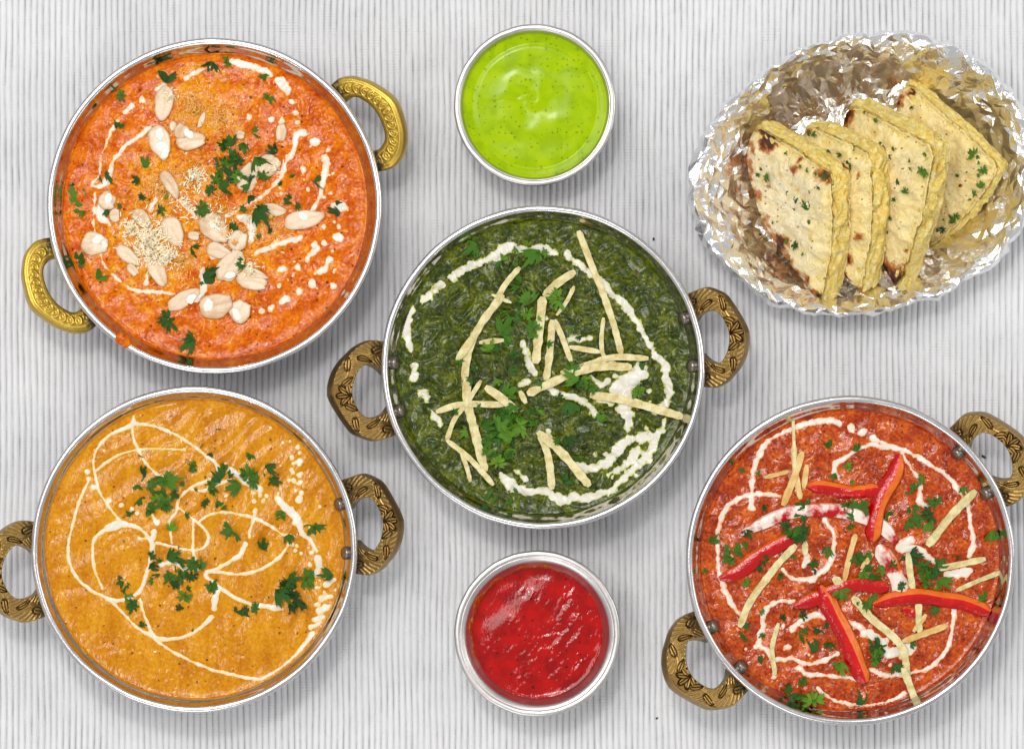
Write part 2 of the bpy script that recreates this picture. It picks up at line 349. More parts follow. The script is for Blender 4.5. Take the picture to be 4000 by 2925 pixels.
def cream_parts(b, strokes, parent, tr, seed, mat, rag=0.9, hmax=0.00028, step=0.00042, wk=1.0, holes=0.0, bleed=0.0006):
    n = int(2 * b.R / step); g = (np.arange(n) - (n - 1) / 2) * step
    X, Y = np.meshgrid(g, g, indexing='ij'); F = np.full((n, n), 1.0)
    for st in strokes:
        p = np.array([tr(a[0], a[1]) + (a[2] * tr.k * S * wk,) for a in st])
        xy = np.array([b.loc(a, c) for a, c in p[:, :2]]); w = p[:, 2]
        if len(p) == 1: P = np.array([[xy[0, 0], xy[0, 1], w[0]]])
        else: P = spline(np.c_[xy, w], 5)
        x0, x1 = P[:, 0].min() - 0.006, P[:, 0].max() + 0.006; y0, y1 = P[:, 1].min() - 0.006, P[:, 1].max() + 0.006
        i0, i1 = np.searchsorted(g, [x0, x1]); j0, j1 = np.searchsorted(g, [y0, y1])
        if i1 <= i0 or j1 <= j0: continue
        xx = X[i0:i1, j0:j1]; yy = Y[i0:i1, j0:j1]; sub = F[i0:i1, j0:j1]
        if len(P) == 1:
            d = np.hypot(xx - P[0, 0], yy - P[0, 1]) - P[0, 2]; sub[:] = np.minimum(sub, d)
        else:
            for a, c in zip(P[:-1], P[1:]):
                ab = c[:2] - a[:2]; L = (ab ** 2).sum() + 1e-12
                t = np.clip(((xx - a[0]) * ab[0] + (yy - a[1]) * ab[1]) / L, 0, 1)
                d = np.hypot(xx - a[0] - t * ab[0], yy - a[1] - t * ab[1]) - (a[2] + (c[2] - a[2]) * t)
                np.minimum(sub, d, out=sub)
    xm, ym = X / MM, Y / MM
    F = F + rag * MM * (0.8 * noise(xm / 3.4, ym / 3.4, seed) + 0.35 * noise(xm / 1.3, ym / 1.3, seed + 1))
    if holes: F = np.maximum(F, (holes - 0.55 + noise(xm / 2.2, ym / 2.2, seed + 5)) * 0.0012)
    Z = b.height(X, Y) + np.where(F < 0, hmax * (1 - np.exp(F / 0.0009)), -F * 0.9)
    lim = 0.0006; rr = np.hypot(X, Y) < b.wall(b.zf) - 0.0004
    ok = (F < lim) & rr
    f = grid_faces(n, n); f = f[ok.ravel()[f].all(1)]
    # connected blobs of cream become separate pieces
    lab = np.zeros((n, n), int); cur = 0; core = (F < 0) & rr
    for i, j in np.argwhere(core):
        if lab[i, j]: continue
        cur += 1; st = [(i, j)]; lab[i, j] = cur
        while st:
            a, c = st.pop()
            for da, dc in ((1, 0), (-1, 0), (0, 1), (0, -1)):
                e, h = a + da, c + dc
                if 0 <= e < n and 0 <= h < n and core[e, h] and not lab[e, h]: lab[e, h] = cur; st.append((e, h))
    for _ in range(3):          # grow labels into the sunken skirt
        for ax, sh in ((0, 1), (0, -1), (1, 1), (1, -1)):
            r = np.roll(lab, sh, ax); lab = np.where((lab == 0) & ok, r, lab)
    fl = lab.ravel()[f].max(1); V = np.stack([X, Y, Z], -1).reshape(-1, 3)
    b.top = np.maximum(b.top, 0)
    for k in range(1, cur + 1):
        ff = f[fl == k]
        if (lab[core] == k).sum() < 8 or len(ff) < 6: continue
        u = np.unique(ff); mp = np.full(n * n, -1); mp[u] = np.arange(len(u))
        nm = 'cream_streak' if len(ff) > 420 else 'cream_drop'
        me = mesh_np(nm, V[u], mp[ff]); attr(me, 'bleed', np.exp(np.minimum(F, 0) / bleed).ravel()[u]); obj(nm, me, mat, parent)

class TR:
    def __init__(s, k, ox, oy): s.k = k; s.ox = ox; s.oy = oy
    def __call__(s, x, y): return (x * s.k + s.ox, y * s.k + s.oy)
T1 = TR(1 / 1.18, 0, 100); T2 = TR(1 / 1.18, 0, 1450); T3 = TR(1 / 1.2235, 1250, 750); T4 = TR(1 / 1.18, 2550, 1500); T5 = TR(0.7265, 2600, 80)

# ------------------------------------------------------------------ handles
def local_outline(pts, k, ox, oy, cx, cy, R, ang):
    e = np.array([math.cos(ang), -math.sin(ang)]); t = np.array([-math.sin(ang), -math.cos(ang)])
    p = np.array([(x / k + ox - cx, y / k + oy - cy) for x, y in pts]); return np.stack([p @ e - R, p @ t], -1)
LEAF_OUT = local_outline([(845, 262), (740, 256), (650, 252), (530, 262), (420, 320), (290, 420), (220, 550), (160, 700), (105, 870), (88, 980), (130, 1110), (230, 1260), (360, 1370), (490, 1440), (620, 1500), (780, 1525), (900, 1500), (1000, 1455)], 3.303, 1250, 1250, 2121.7, 1434.5, 633, math.radians(187.55))
LEAF_IN = local_outline([(845, 640), (770, 578), (700, 556), (620, 550), (520, 575), (450, 660), (412, 800), (410, 900), (440, 1010), (520, 1140), (620, 1225), (700, 1240), (790, 1190), (850, 1120), (880, 1060)], 3.303, 1250, 1250, 2121.7, 1434.5, 633, math.radians(187.55))
SCALE_OUT = local_outline([(110, 300), (200, 200), (300, 130), (440, 100), (560, 105), (700, 155), (850, 240), (980, 360), (1080, 465), (1140, 550), (1172, 650), (1185, 800), (1180, 1000), (1140, 1180), (1080, 1330), (960, 1460), (810, 1515)], 3.671, 1250, 250, 836.4, 804.7, 656, math.radians(29.5))
SCALE_IN = local_outline([(300, 520), (360, 462), (430, 432), (530, 430), (620, 470), (720, 570), (810, 700), (870, 850), (885, 960), (880, 1080), (840, 1160), (760, 1205), (690, 1230)], 3.671, 1250, 250, 836.4, 804.7, 656, math.radians(29.5))

def relief_vine(s, y, w):
    k_ = 0.80; w = w * k_; s = s * k_; y = y * k_; lam = 13.0; a = np.abs(s); r = np.full_like(s, 0.62)
    def groove(d, wd, dep): 
        nonlocal r; r = r - dep * np.exp(-(d / wd) ** 2)
    def ridge(d, wd, hgt):
        nonlocal r; r = np.maximum(r, 0.62 + hgt * np.exp(-(d / wd) ** 2))
    hat = np.sin(2 * math.pi * (a * 0.8 + y * 0.75) / 1.7)
    r = r + 0.42 * hat * (np.abs(y) > 0.10 * w)
    yc = 0.17 * w * np.sin(2 * math.pi * a / lam + 0.6)
    inv = np.abs(y - yc) < 0.9; r = np.where(inv, 0.72, r)
    groove(y - yc, 0.22, 0.5); groove(y - yc - 1.0, 0.25, 0.6); groove(y - yc + 1.0, 0.25, 0.6); ridge(y - yc - 0.5, 0.25, 0.3)
    for k in range(1, 9):
        for sg in (-1, 1):
            sk = sg * (k * lam / 2 - 0.4); side = -1 if k % 2 else 1; yk = side * 0.20 * w
            an = sg * side * 0.6; u = (s - sk) * math.cos(an) + (y - yk) * math.sin(an); v = -(s - sk) * math.sin(an) + (y - yk) * math.cos(an)
            bb = 1.05 * (1 - 0.13 * u * sg); e = np.sqrt((u / 2.5) ** 2 + (v / np.maximum(bb, 0.35)) ** 2)
            r = np.where(e < 1.0, 0.66 + 0.3 * np.clip(1 - np.abs(np.abs(v) - 0.55) / 0.4, 0, 1) - 0.45 * np.exp(-(v / 0.2) ** 2), r)
            r = r - 0.6 * np.exp(-((e - 1.08) / 0.14) ** 2)
    fl = np.full_like(s, 0.5)
    for ang in (-1.3, -0.65, 0.0, 0.65, 1.3):
        u = (y + 0.42 * w) * math.cos(ang) + s * math.sin(ang); v = -(y + 0.42 * w) * math.sin(ang) + s * math.cos(ang)
        e = np.sqrt(((u - 2.9) / 2.5) ** 2 + (v / 1.1) ** 2)
        fl = np.where(e < 1, 0.7 + 0.3 * np.clip(1 - np.abs(np.abs(v) - 0.5) / 0.4, 0, 1) - 0.4 * np.exp(-(v / 0.2) ** 2), fl); fl = fl - 0.6 * np.exp(-((e - 1.08) / 0.15) ** 2)
    r = np.where(a < 4.2, fl, r)
    edge = np.abs(y) / (w / 2); r = np.where(edge > 0.90, 0.85, r)
    return np.clip(r, 0, 1.1)
def relief_scale(s, y, w):
    r = np.full_like(s, 0.45); per = 4.2; a = np.abs(s); k = np.round(a / per); u = a - k * per + 0.9; yy = y * 1.0 + 0.06 * w
    d = np.hypot(u, yy * 0.95) - 1.9
    r = np.where(np.abs(yy) < 0.27 * w, 0.35, 0.62)
    r = r + np.where((u > -0.9) & (np.abs(yy) < 0.27 * w), 0.75 * np.exp(-(d / 0.36) ** 2), 0)
    d2 = np.hypot(u + 0.3, yy) - 0.95; r = r + np.where(np.abs(yy) < 0.27 * w, 0.35 * np.exp(-(d2 / 0.3) ** 2), 0)
    for yb in (-0.33, 0.28): r = r + 0.35 * np.exp(-((y - yb * w) / 0.35) ** 2)
    return np.clip(r, 0, 1.2)

def handle(parent, b, ang, kind, rivets=True, kin=1.0, kout=0.88):
    sc_ = b.R / ((633 if kind == 'leaf' else 656) * S)
    O, I = (LEAF_OUT, LEAF_IN) if kind == 'leaf' else (SCALE_OUT, SCALE_IN)
    O = O * S * sc_; I = I * S * sc_; O = np.c_[np.where(O[:, 0] > 0, O[:, 0] * kout, O[:, 0]), O[:, 1]]; I = np.c_[np.where(I[:, 0] > 0, I[:, 0] * kin, I[:, 0]), I[:, 1]]
    if kind == 'leaf':
        tip = int(np.argmax(O[:, 0])); o1 = spline(O[:tip + 1], 10); o2 = spline(O[tip:], 10); Os = np.vstack([o1, o2[1:]])
    else: Os = spline(O, 10)
    Is = spline(I, 10); ns, nt = 300, 34
    o = resample(Os, ns); i = resample(Is, ns); t = np.linspace(0, 1, nt)
    P = i[:, None, :] + (o - i)[:, None, :] * t[None, :, None]              # (radial beyond rim, tangential)
    mid = P[:, nt // 2]; ds = np.r_[0, np.cumsum(np.linalg.norm(np.diff(mid, axis=0), axis=1))]; smm = (ds - ds[-1] / 2) / MM
    wmm = np.linalg.norm(o - i, axis=1) / MM; sm = smm[:, None].repeat(nt, 1); wm = wmm[:, None].repeat(nt, 1); ym = (t[None, :] - 0.5) * wm
    rel = relief_vine(sm, ym, wm) if kind == 'leaf' else relief_scale(sm, ym, wm)
    tilt = math.tan(math.radians(23 if kind == 'leaf' else 17)); th = 0.0075
    def zt(p): return b.H - 0.0078 + (p[..., 0]) * tilt
    rnd = np.zeros(nt); rnd[0] = rnd[-1] = -0.0005
    crown = 0 if kind == 'leaf' else 0.0012 * (1 - (2 * t - 1) ** 2)
    Z = zt(P) + rel * (0.0009 if kind == 'leaf' else 0.0005) + rnd[None] + crown
    out_dir = (o - i) / np.linalg.norm(o - i, axis=1)[:, None]
    def row(base, sgn, k, dz):                                                # side rows
        off = 0.0004 * sgn * math.sin(math.pi * k); q = base + out_dir * off + np.array([1, 0]) * (-dz * -0.33) * 0
        return np.concatenate([q, (zt(base) - dz)[:, None]], 1)[:, None, :]
    top = np.concatenate([P, Z[..., None]], -1)
    # the slab is tilted: its lower face is shifted outwards-in along the tilted normal
    sh = np.array([th * math.sin(math.atan(tilt)), 0.0])
    rows = [top] + [row(o + sh * k, 1, k, th * k) for k in (0.12, 0.4, 0.7, 1.0)] + [row(i + sh * k, -1, k, th * k) for k in (1.0, 0.6, 0.12)]
    A = np.concatenate(rows, 1); nl = A.shape[1]
    ca, sa = math.cos(ang), math.sin(ang); r = A[..., 0] + b.R; tt = -A[..., 1]
    v = np.stack([r * ca - tt * sa, r * sa + tt * ca, A[..., 2]], -1).reshape(-1, 3)
    f = grid_faces(ns, nl, wrap_v=True)
    me = mesh_np('handle', v, f); me.set_sharp_from_angle(angle=math.radians(55))
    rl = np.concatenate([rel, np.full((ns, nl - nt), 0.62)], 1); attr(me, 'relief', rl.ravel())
    ends = np.clip(1 - np.minimum(ds, ds[-1] - ds) / MM / (9 if kind == 'leaf' else 8.0), 0, 1)[:, None]
    n = fbm(A[..., 0] / 0.002 + ang, A[..., 1] / 0.002, 31); so = np.clip((ends * 1.7 - 0.55 + n * 0.6) * 1.5, 0, 1) * (0.9 if kind == 'scale' else 0.7)
    attr(me, 'soot', so.ravel())
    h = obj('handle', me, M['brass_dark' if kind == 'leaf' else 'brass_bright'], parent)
    if rivets:
        for da in (-9.3, 9.3):
            a = ang + math.radians(da); z = b.zf + 0.0030; rw = b.wall(z)
            prof = [(0, 0.0024), (0.0026, 0.0023), (0.0032, 0.0018), (0.0034, 0.0010), (0.0030, 0.0004), (0.0030, -0.0008), (0, -0.0008)]
            vv, ff = lathe([(max(p, 1e-5), q) for p, q in prof], 28); rm = mesh_np('rivet', vv, ff); rm.set_sharp_from_angle(angle=math.radians(50))
            ro = obj('rivet', rm, M['rivet'], h, (math.cos(a) * (rw - 0.0003), math.sin(a) * (rw - 0.0003), z))
            ro.rotation_euler = Vector((-math.cos(a), -math.sin(a), 0.55)).to_track_quat('Z', 'Y').to_euler()
    return h

# ------------------------------------------------------------------ karahi dish
def karahi(cx, cy, rpx, seed, hf, label, angles, kind, riv, zdrop=0.0092):
    H = 0.046; R = rpx * S * (D - H) / D
    inner = [(0.0, 0.0016), (0.040, 0.0020), (0.052, 0.0055), (0.063, 0.014), (0.0705, 0.026), (0.0793 - zdrop * 0.42, H - zdrop), (0.0788, H - 0.004), (0.0800, H - 0.0016), (0.0808, H - 0.0003)]
    k = R / 0.0836; inner = [(max(r * k, 1e-5), z) for r, z in inner]
    wz = np.array([z for r, z in inner]); wr = np.array([r for r, z in inner])
    b = Bowl(cx, cy, rpx, H, H - zdrop, lambda z: float(np.interp(z, wz, wr)), hf)
    root = empty('karahi_dish', (b.x, b.y, 0)); tag(root, label, 'serving dish', 'two-handled metal serving dishes')
    pr = spline(np.array(inner), 5)
    outer = [(R - 0.0030, H - 0.0022), (R - 0.0032, H - 0.007), (R - 0.0042, H - 0.014), (R - 0.0095, 0.022), (R - 0.020, 0.010), (R - 0.034, 0.0030), (R - 0.045, 0.0002), (1e-5, 0.0002)]
    v, f = lathe(np.vstack([pr, spline(np.array(outer), 5)]), 220, lambda th, r, z: np.where(np.arange(r.shape[1])[None, :] >= len(pr), 0.0004 * noise(th * 9, z / 0.006, seed), 0))
    me = mesh_np('bowl', v, f); bo = obj('bowl', me, M['steel'], root)
    me.materials.append(M['hammered'])
    mi = np.zeros(len(me.polygons), np.int32); mi.reshape(220, -1)[:, len(pr):] = 1; me.polygons.foreach_set('material_index', mi)
    ra = 0.0017; a = np.linspace(-0.5 * math.pi, 1.5 * math.pi, 20, endpoint=False)
    v, f = lathe(np.array([(R - ra + ra * math.cos(q), H - 0.0013 + 0.0013 * math.sin(q)) for q in a] + [(R - ra, H - 0.0026)]), 240, lambda th, r, z: 0.00022 * noise(th * 4, th * 0 + 1.3, seed + 3) + 0.00007 * noise(th * 30, z / 0.001, seed + 4))
    obj('rim', mesh_np('rim', v, f), M['rim'], root)
    for an, rv in zip(angles, riv):
        sh_ = kind == 'leaf' and (an < 90); handle(root, b, math.radians(an), kind, rv, 0.88 if sh_ else 1.0, 0.75 if sh_ else 0.9)
    return b

def zone(x, y, sd, sc_=17): return np.clip(0.5 + 1.3 * fbm(x / sc_, y / sc_, sd, 2), 0.12, 1.15)
def dome(x, y, h): return h * (1 - (x * x + y * y) / 5600.0)
def hf1(x, y): return dome(x, y, 0.9) + 0.8 * fbm(x / 12, y / 12, 1, 2) + zone(x, y, 2) * (0.75 * np.abs(noise(x / 3.8, y / 3.8, 4)) + 0.16 * noise(x / 1.8, y / 1.8, 5))
def hf2(x, y):
    u = x * 0.83 - y * 0.55 + 3.2 * noise(x / 16, y / 16, 6) + 0.012 * (x * x - y * y) * 0.3; v = x * 0.55 + y * 0.83; m = zone(x, y, 16, 22)
    return dome(x, y, 1.2) + 1.0 * noise(v / 26, u / 7.5, 11) + m * (0.30 * noise(v / 10, u / 3.2, 12) + 0.22 * fbm(x / 3.2, y / 3.2, 13, 2))
def hf3(x, y):
    wx = x + 3 * noise(x / 11, y / 11, 28); wy = y + 3 * noise(x / 11, y / 11, 29)
    return dome(x, y, 1.4) + 1.2 * fbm(x / 18, y / 18, 21, 2) + 3.0 * np.abs(noise(wx / 11, wy / 9, 24)) ** 0.8 + 1.0 * np.abs(noise(wx / 5, wy / 5, 26)) + zone(x, y, 25, 12) * 0.25 * np.abs(noise(x / 2.2, y / 2.2, 27)) - 1.4
def hf4(x, y): return dome(x, y, 1.6) + 1.1 * fbm(x / 12, y / 12, 31, 2) + zone(x, y, 37) * (1.2 * np.abs(noise(x / 5.2, y / 5.2, 34)) + 0.35 * np.abs(noise(x / 2.6, y / 2.6, 35)) + 0.14 * noise(x / 1.8, y / 1.8, 36))

B1 = karahi(836.4, 804.7, 656, 1, hf1, 'steel dish with yellow scale-patterned brass handles, holding the orange almond curry', (29.5, 208), 'scale', (0, 0))
B2 = karahi(758.5, 2145.8, 638, 2, hf2, 'steel dish with engraved brass handles, holding the golden cream-swirled curry', (7.9, 187.2), 'leaf', (1, 0), 0.0075)
B3 = karahi(2121.7, 1434.5, 633, 3, hf3, 'steel dish with engraved brass handles, holding the dark green spinach curry', (9.8, 187.55), 'leaf', (1, 1), 0.0088)
B4 = karahi(3324, 2189.4, 644, 4, hf4, 'steel dish with engraved brass handles, holding the red curry with pepper strips', (35.5, 215), 'leaf', (1, 1), 0.0090)

def curry(b, name, mat, label, tint=()):
    root = empty(name, (b.x, b.y, 0)); tag(root, label, 'curry')
    obj('sauce', sauce_mesh(b, 'sauce', tint=tint), mat, root); return root
K1 = curry(B1, 'almond_curry', M['curry_orange'], 'orange red creamy curry topped with flaked almonds and coconut', [(920,390,150,0.9),(750,700,140,0.85),(700,1000,200,0.95),(880,720,110,0.8),(1050,1010,170,0.7),(1230,930,120,0.5),(1020,430,110,0.6),(640,830,90,0.6)])
K2 = curry(B2, 'golden_curry', M['curry_yellow'], 'golden yellow smooth curry with looping thin lines of white cream')
K3 = curry(B3, 'spinach_curry', M['curry_spinach'], 'dark green lumpy spinach curry with streaks of white cream')
K4 = curry(B4, 'pepper_curry', M['curry_red'], 'brick red curry with cream swirls under red pepper strips')

# ------------------------------------------------------------------ cream
def dr(*a): return [[q] for q in a]
CR1 = [
 [(690,470,10),(640,510,9),(590,540,8),(550,585,8),(520,630,8),(505,680,10),(490,720,14),(460,745,12),(425,738,6)],
 [(540,440,8),(510,490,9),(490,540,6),(470,590,6),(460,640,5),(455,690,6),(430,720,6)],
 [(435,770,5),(435,830,6),(430,900,5),(440,960,5),(465,1060,5),(480,1100,6),(520,1150,6),(580,1200,7),(640,1225,8),(720,1225,9),(800,1240,7)],
 [(855,240,12),(900,215,10),(950,195,8),(990,180,6)], [(1070,170,14),(1130,180,18),(1180,195,15),(1230,215,15),(1250,232,9)],
 [(580,400,10),(610,370,12)], [(720,290,10),(760,275,10)], [(1290,255,22),(1320,290,20),(1330,312,12)],
 [(1400,495,16),(1370,500,14),(1360,550,12),(1340,600,10),(1315,635,12),(1300,690,10),(1260,740,8),(1210,785,8),(1150,820,8),(1090,855,9),(1020,880,10),(960,900,7)],
 [(1500,610,14),(1505,650,16),(1490,710,13),(1480,770,8),(1455,830,8),(1420,865,10),(1390,900,8)], [(1540,830,18),(1580,835,20),(1600,850,9)],
 [(1450,1010,16),(1465,1030,9),(1430,1060,11),(1412,1085,8)], [(1310,1120,16),(1280,1130,9)], [(1380,980,16),(1320,995,12),(1260,1015,12),(1200,1040,10),(1150,1070,8)],
 [(730,740,12),(720,790,10),(690,850,12)], [(830,810,11),(880,850,9),(905,890,9)], [(1100,880,12),(1150,900,22),(1160,950,20),(1150,990,16)], [(1000,1020,22),(980,1060,16)],
 [(930,1130,14),(940,1180,18),(930,1230,14),(900,1270,9)], [(680,1150,9),(670,1190,12)], [(470,830,24),(460,880,20),(500,910,12)], [(1320,1260,18),(1296,1272,12)], [(1520,1075,13),(1500,1110,13),(1475,1140,13)],
] + dr((655,342,15),(1345,350,11),(1358,400,13),(1365,445,12),(1450,535,22),(1400,665,15),(1250,430,13),(1300,440,15),(1148,422,13),(1040,430,13),(1495,930,13),(1560,930,11),(1558,975,21),(1490,1000,13),(1370,1110,15),(1435,1190,19),(1535,1200,14),(1380,1225,17),(1247,1300,15),(1203,1312,13),(1165,1320,7))
CR2 = [
 [(615,205,9),(605,250,13),(530,280,9),(475,320,8),(440,370,8),(430,430,7),(440,490,8),(455,550,8),(490,610,8),(530,660,8),(550,690,10)],
 [(605,250,9),(615,310,8),(640,370,8),(670,420,7),(710,465,8),(760,500,8),(800,530,7)],
 [(620,240,9),(700,250,8),(770,275,8),(840,310,8),(900,350,8),(950,390,9),(990,420,11),(1005,470,10),(960,500,8),(900,525,7),(850,560,7),(820,600,8),(810,650,8),(780,690,8),(785,740,7),(790,790,7)],
 [(445,455,7),(480,425,7),(530,395,7),(590,370,7),(650,360,7),(720,358,7),(790,360,7),(850,362,9)],
 [(410,500,9),(385,550,8),(360,610,8),(340,680,8),(320,760,8),(312,840,9),(330,910,9),(370,970,9),(430,1015,9),(500,1050,9),(560,1110,8),(630,1180,8),(700,1220,9),(760,1270,8),(830,1310,8),(900,1345,9),(980,1375,9),(1060,1395,9),(1130,1410,10),(1200,1420,10)],
 [(490,1050,11),(550,1055,10),(610,1040,10),(650,1000,11),(670,950,11),(690,890,12),(700,830,13),(700,790,13),(660,740,8),(620,715,12),(560,705,18),(520,715,24),(470,740,10),(430,780,9),(425,850,9),(440,930,8),(470,1000,7)],
 [(560,700,10),(530,660,8)], [(640,770,7),(680,770,6)], [(710,740,15),(700,790,12)],
 [(720,790,8),(800,810,8),(880,825,7),(940,810,9),(960,770,10),(945,730,8),(900,690,8),(850,650,7),(815,625,7)], [(890,690,8),(890,760,7),(890,830,8),(900,870,9)],
 [(920,690,7),(970,660,7),(1040,650,8),(1110,660,8),(1170,675,10),(1240,710,8),(1300,750,8),(1340,760,8),(1310,830,8),(1250,885,9),(1180,920,8),(1100,935,8),(1000,925,9),(950,925,11)],
 [(1175,640,13),(1165,690,9),(1150,740,8),(1150,765,7)],
 [(1130,795,12),(1110,840,14),(1060,875,11),(1000,910,10),(950,930,12),(965,960,10),(1020,1000,12),(1080,1040,10),(1150,1070,9),(1210,1080,13),(1270,1090,16),(1300,1095,10)],
 [(1000,1010,16),(990,1060,16),(985,1095,14)], [(975,1130,14),(950,1160,10),(900,1195,10),(840,1225,9),(760,1235,11),(710,1220,11),(680,1160,9),(655,1100,8),(645,1050,8)],
 [(700,660,8),(720,700,13),(730,690,9)], [(880,545,8),(940,550,10),(1000,520,12),(1060,500,9)], [(740,890,13),(800,880,12),(850,910,13),(920,910,9)],
 [(1060,450,16),(1140,510,20),(1200,545,16)], [(1275,585,16),(1320,630,22),(1370,680,20),(1390,740,13),(1430,780,12),(1460,830,8)], [(1465,860,18),(1470,910,16),(1450,940,12)],
 [(1540,960,10),(1500,985,16)], [(1525,1035,12),(1480,1050,18)], [(1520,1085,12),(1470,1105,20)], [(1490,1130,12),(1450,1145,16)], [(1470,1165,10),(1430,1180,14)],
 [(1440,1210,16),(1410,1250,14),(1370,1300,10),(1310,1355,9),(1250,1395,10),(1200,1420,11)], [(640,182,4),(700,166,5),(760,157,5),(810,150,3)],
] + dr((400,465,14),(407,495,13),(425,535,17),(500,595,15),(558,618,12),(608,638,13),(632,655,12),(1378,590,20),(1380,480,15),(1385,512,14),(1380,415,16),(1370,350,14),(1355,310,9),(1165,560,13),(1170,600,13))
CR3 = [
 [(1120,285,14),(1060,270,18),(980,275,14),(900,265,24),(860,290,24),(800,325,16),(740,345,16),(690,370,16),(630,405,18)], [(575,445,18),(555,465,18)], [(520,500,20),(490,520,12)],
 [(440,560,15),(420,600,20),(410,640,20),(420,700,17),(430,750,13)], [(450,840,18),(445,890,18)], [(495,960,20),(510,990,13)], [(540,1060,13),(580,1110,13)], [(1185,290,14),(1190,320,14)],
 [(1210,325,10),(1250,350,14),(1290,390,14),(1350,430,14),(1400,490,14),(1450,530,20),(1490,590,17),(1530,650,12),(1570,720,12),(1610,790,14),(1650,830,20),(1650,880,16),(1670,940,17),(1660,1000,15),(1600,1050,13)],
 [(1530,860,34),(1480,900,34),(1420,940,30),(1470,990,26),(1450,1030,30),(1480,1080,20),(1470,1130,15)],
 [(1080,930,10),(1130,960,12),(1200,975,14),(1270,1010,12),(1310,1060,14)], [(1300,880,8),(1340,920,12),(1380,900,12)], [(1330,990,14),(1400,1000,16)],
 [(870,1350,10),(900,1390,24),(950,1420,22),(1010,1430,17),(1080,1430,17),(1150,1470,22),(1220,1460,19),(1280,1460,19),(1340,1440,15),(1400,1420,14),(1450,1370,14),(1510,1310,17),(1570,1260,17),(1600,1190,17),(1640,1120,12),(1650,1090,8)],
 [(930,1330,8),(980,1370,10)], [(1240,1310,20),(1300,1320,18),(1360,1300,18),(1410,1250,22),(1450,1200,22),(1500,1180,18),(1560,1170,22),(1610,1160,13)], [(1510,1240,22),(1480,1290,18),(1420,1330,13),(1380,1350,8)],
 [(970,720,12),(990,780,14),(1000,830,14),(1030,870,14)], [(960,920,12),(1000,900,12)], [(1010,640,14),(1080,600,10)], [(1200,700,14),(1290,700,10)], [(1090,1140,10),(1110,1190,8)],
]
CR4 = [
 [(860,182,13),(820,168,16),(760,172,12),(700,186,13),(640,206,10),(570,240,8),(520,275,12),(490,330,14),(470,380,12),(460,440,12),(455,500,10),(455,570,15)],
 [(590,515,8),(520,505,10),(460,510,12),(400,525,10),(350,560,13),(320,610,12),(300,680,10),(300,760,8),(305,850,10),(325,930,13),(350,990,12),(400,1060,8)],
 [(1010,245,14),(1060,270,10),(1120,295,12),(1180,315,10),(1240,345,12),(1300,385,10),(1360,425,10),(1400,470,12),(1430,520,10),(1455,570,12),(1465,650,10),(1480,720,12),(1470,770,13),(1460,795,8)],
 [(1080,290,15),(1010,280,10),(950,300,8),(890,335,10),(845,370,13),(840,410,13),(860,440,8)], [(1150,320,12),(1180,370,8),(1220,430,8),(1235,480,10),(1230,540,15),(1260,560,13)],
 [(790,620,10),(830,680,8),(835,750,10),(815,830,13),(770,870,13),(730,900,15),(660,900,8),(620,880,8),(600,850,8)], [(700,760,12),(710,810,15),(690,840,8)],
 [(1190,720,20),(1140,755,20),(1230,760,15),(1260,790,15),(1300,820,12)], [(1350,880,12),(1430,870,24),(1460,860,14)],
 [(1390,1040,12),(1385,1110,10),(1370,1190,9),(1330,1260,9),(1270,1310,9),(1190,1330,10),(1090,1340,12),(1010,1320,13)],
 [(650,1000,8),(590,1000,10),(540,1020,12),(510,1060,13),(510,1120,13),(490,1190,12),(530,1230,13),(560,1270,10),(640,1265,10),(720,1290,9),(800,1270,10),(850,1240,10)],
 [(670,1310,13),(720,1340,12),(760,1340,10),(830,1345,10),(900,1350,8),(950,1365,8)], [(560,1350,10),(560,1290,8)],
 [(1000,1150,22),(1060,1190,18),(1090,1240,22),(1190,1210,24),(1150,1260,15)], [(880,1100,12),(940,1110,14),(980,1150,18)],
 [(760,1400,7),(800,1435,8),(860,1465,8),(940,1478,9),(1020,1480,8),(1090,1465,10),(1140,1440,12),(1165,1420,10)], [(640,1130,12),(690,1090,13),(750,1060,13),(790,1080,9)], [(1570,600,8),(1580,640,10)],
] + dr((915,202,20),(968,222,20),(620,1210,15),(1092,1078,7),(745,860,13))
cr = random.Random(5)
CR1 += dr(*[(1290 + cr.uniform(-20, 260) * 1.0, 880 + cr.uniform(-330, 330), cr.uniform(5, 9)) for _ in range(34)])
CR2 += dr(*[(1355 + cr.gauss(0, 22), cr.uniform(300, 560), cr.uniform(6, 14)) for _ in range(16)], *[(1390 + cr.gauss(0, 35), cr.uniform(620, 900), cr.uniform(6, 13)) for _ in range(16)], *[(1490 + cr.gauss(0, 26), cr.uniform(950, 1160), cr.uniform(6, 13)) for _ in range(22)], *[(1230 + cr.gauss(0, 40), 560 + cr.gauss(0, 25), cr.uniform(6, 11)) for _ in range(8)])
CR3 += dr(*[(1470 + cr.gauss(0, 70), 1000 + cr.gauss(0, 110), cr.uniform(6, 14)) for _ in range(26)], *[(1450 + cr.gauss(0, 90), 1300 + cr.gauss(0, 70), cr.uniform(6, 13)) for _ in range(20)])
CR4 += dr(*[(740 + cr.gauss(0, 130), 1180 + cr.gauss(0, 90), cr.uniform(5, 11)) for _ in range(16)], *[(1120 + cr.gauss(0, 60), 1230 + cr.gauss(0, 60), cr.uniform(6, 12)) for _ in range(10)])
cream_parts(B1, CR1, K1, T1, 101, M['cream1'], 1.1, wk=1.12, hmax=0.0002, bleed=0.0008); cream_parts(B2, CR2, K2, T2, 121, M['cream2'], 0.6, wk=0.94, bleed=0.0009)
cream_parts(B3, CR3, K3, T3, 141, M['cream3'], 1.5, wk=1.2, hmax=0.0002, bleed=0.0009); cream_parts(B4, CR4, K4, T4, 161, M['cream4'], 1.0, wk=1.1, bleed=0.0008)

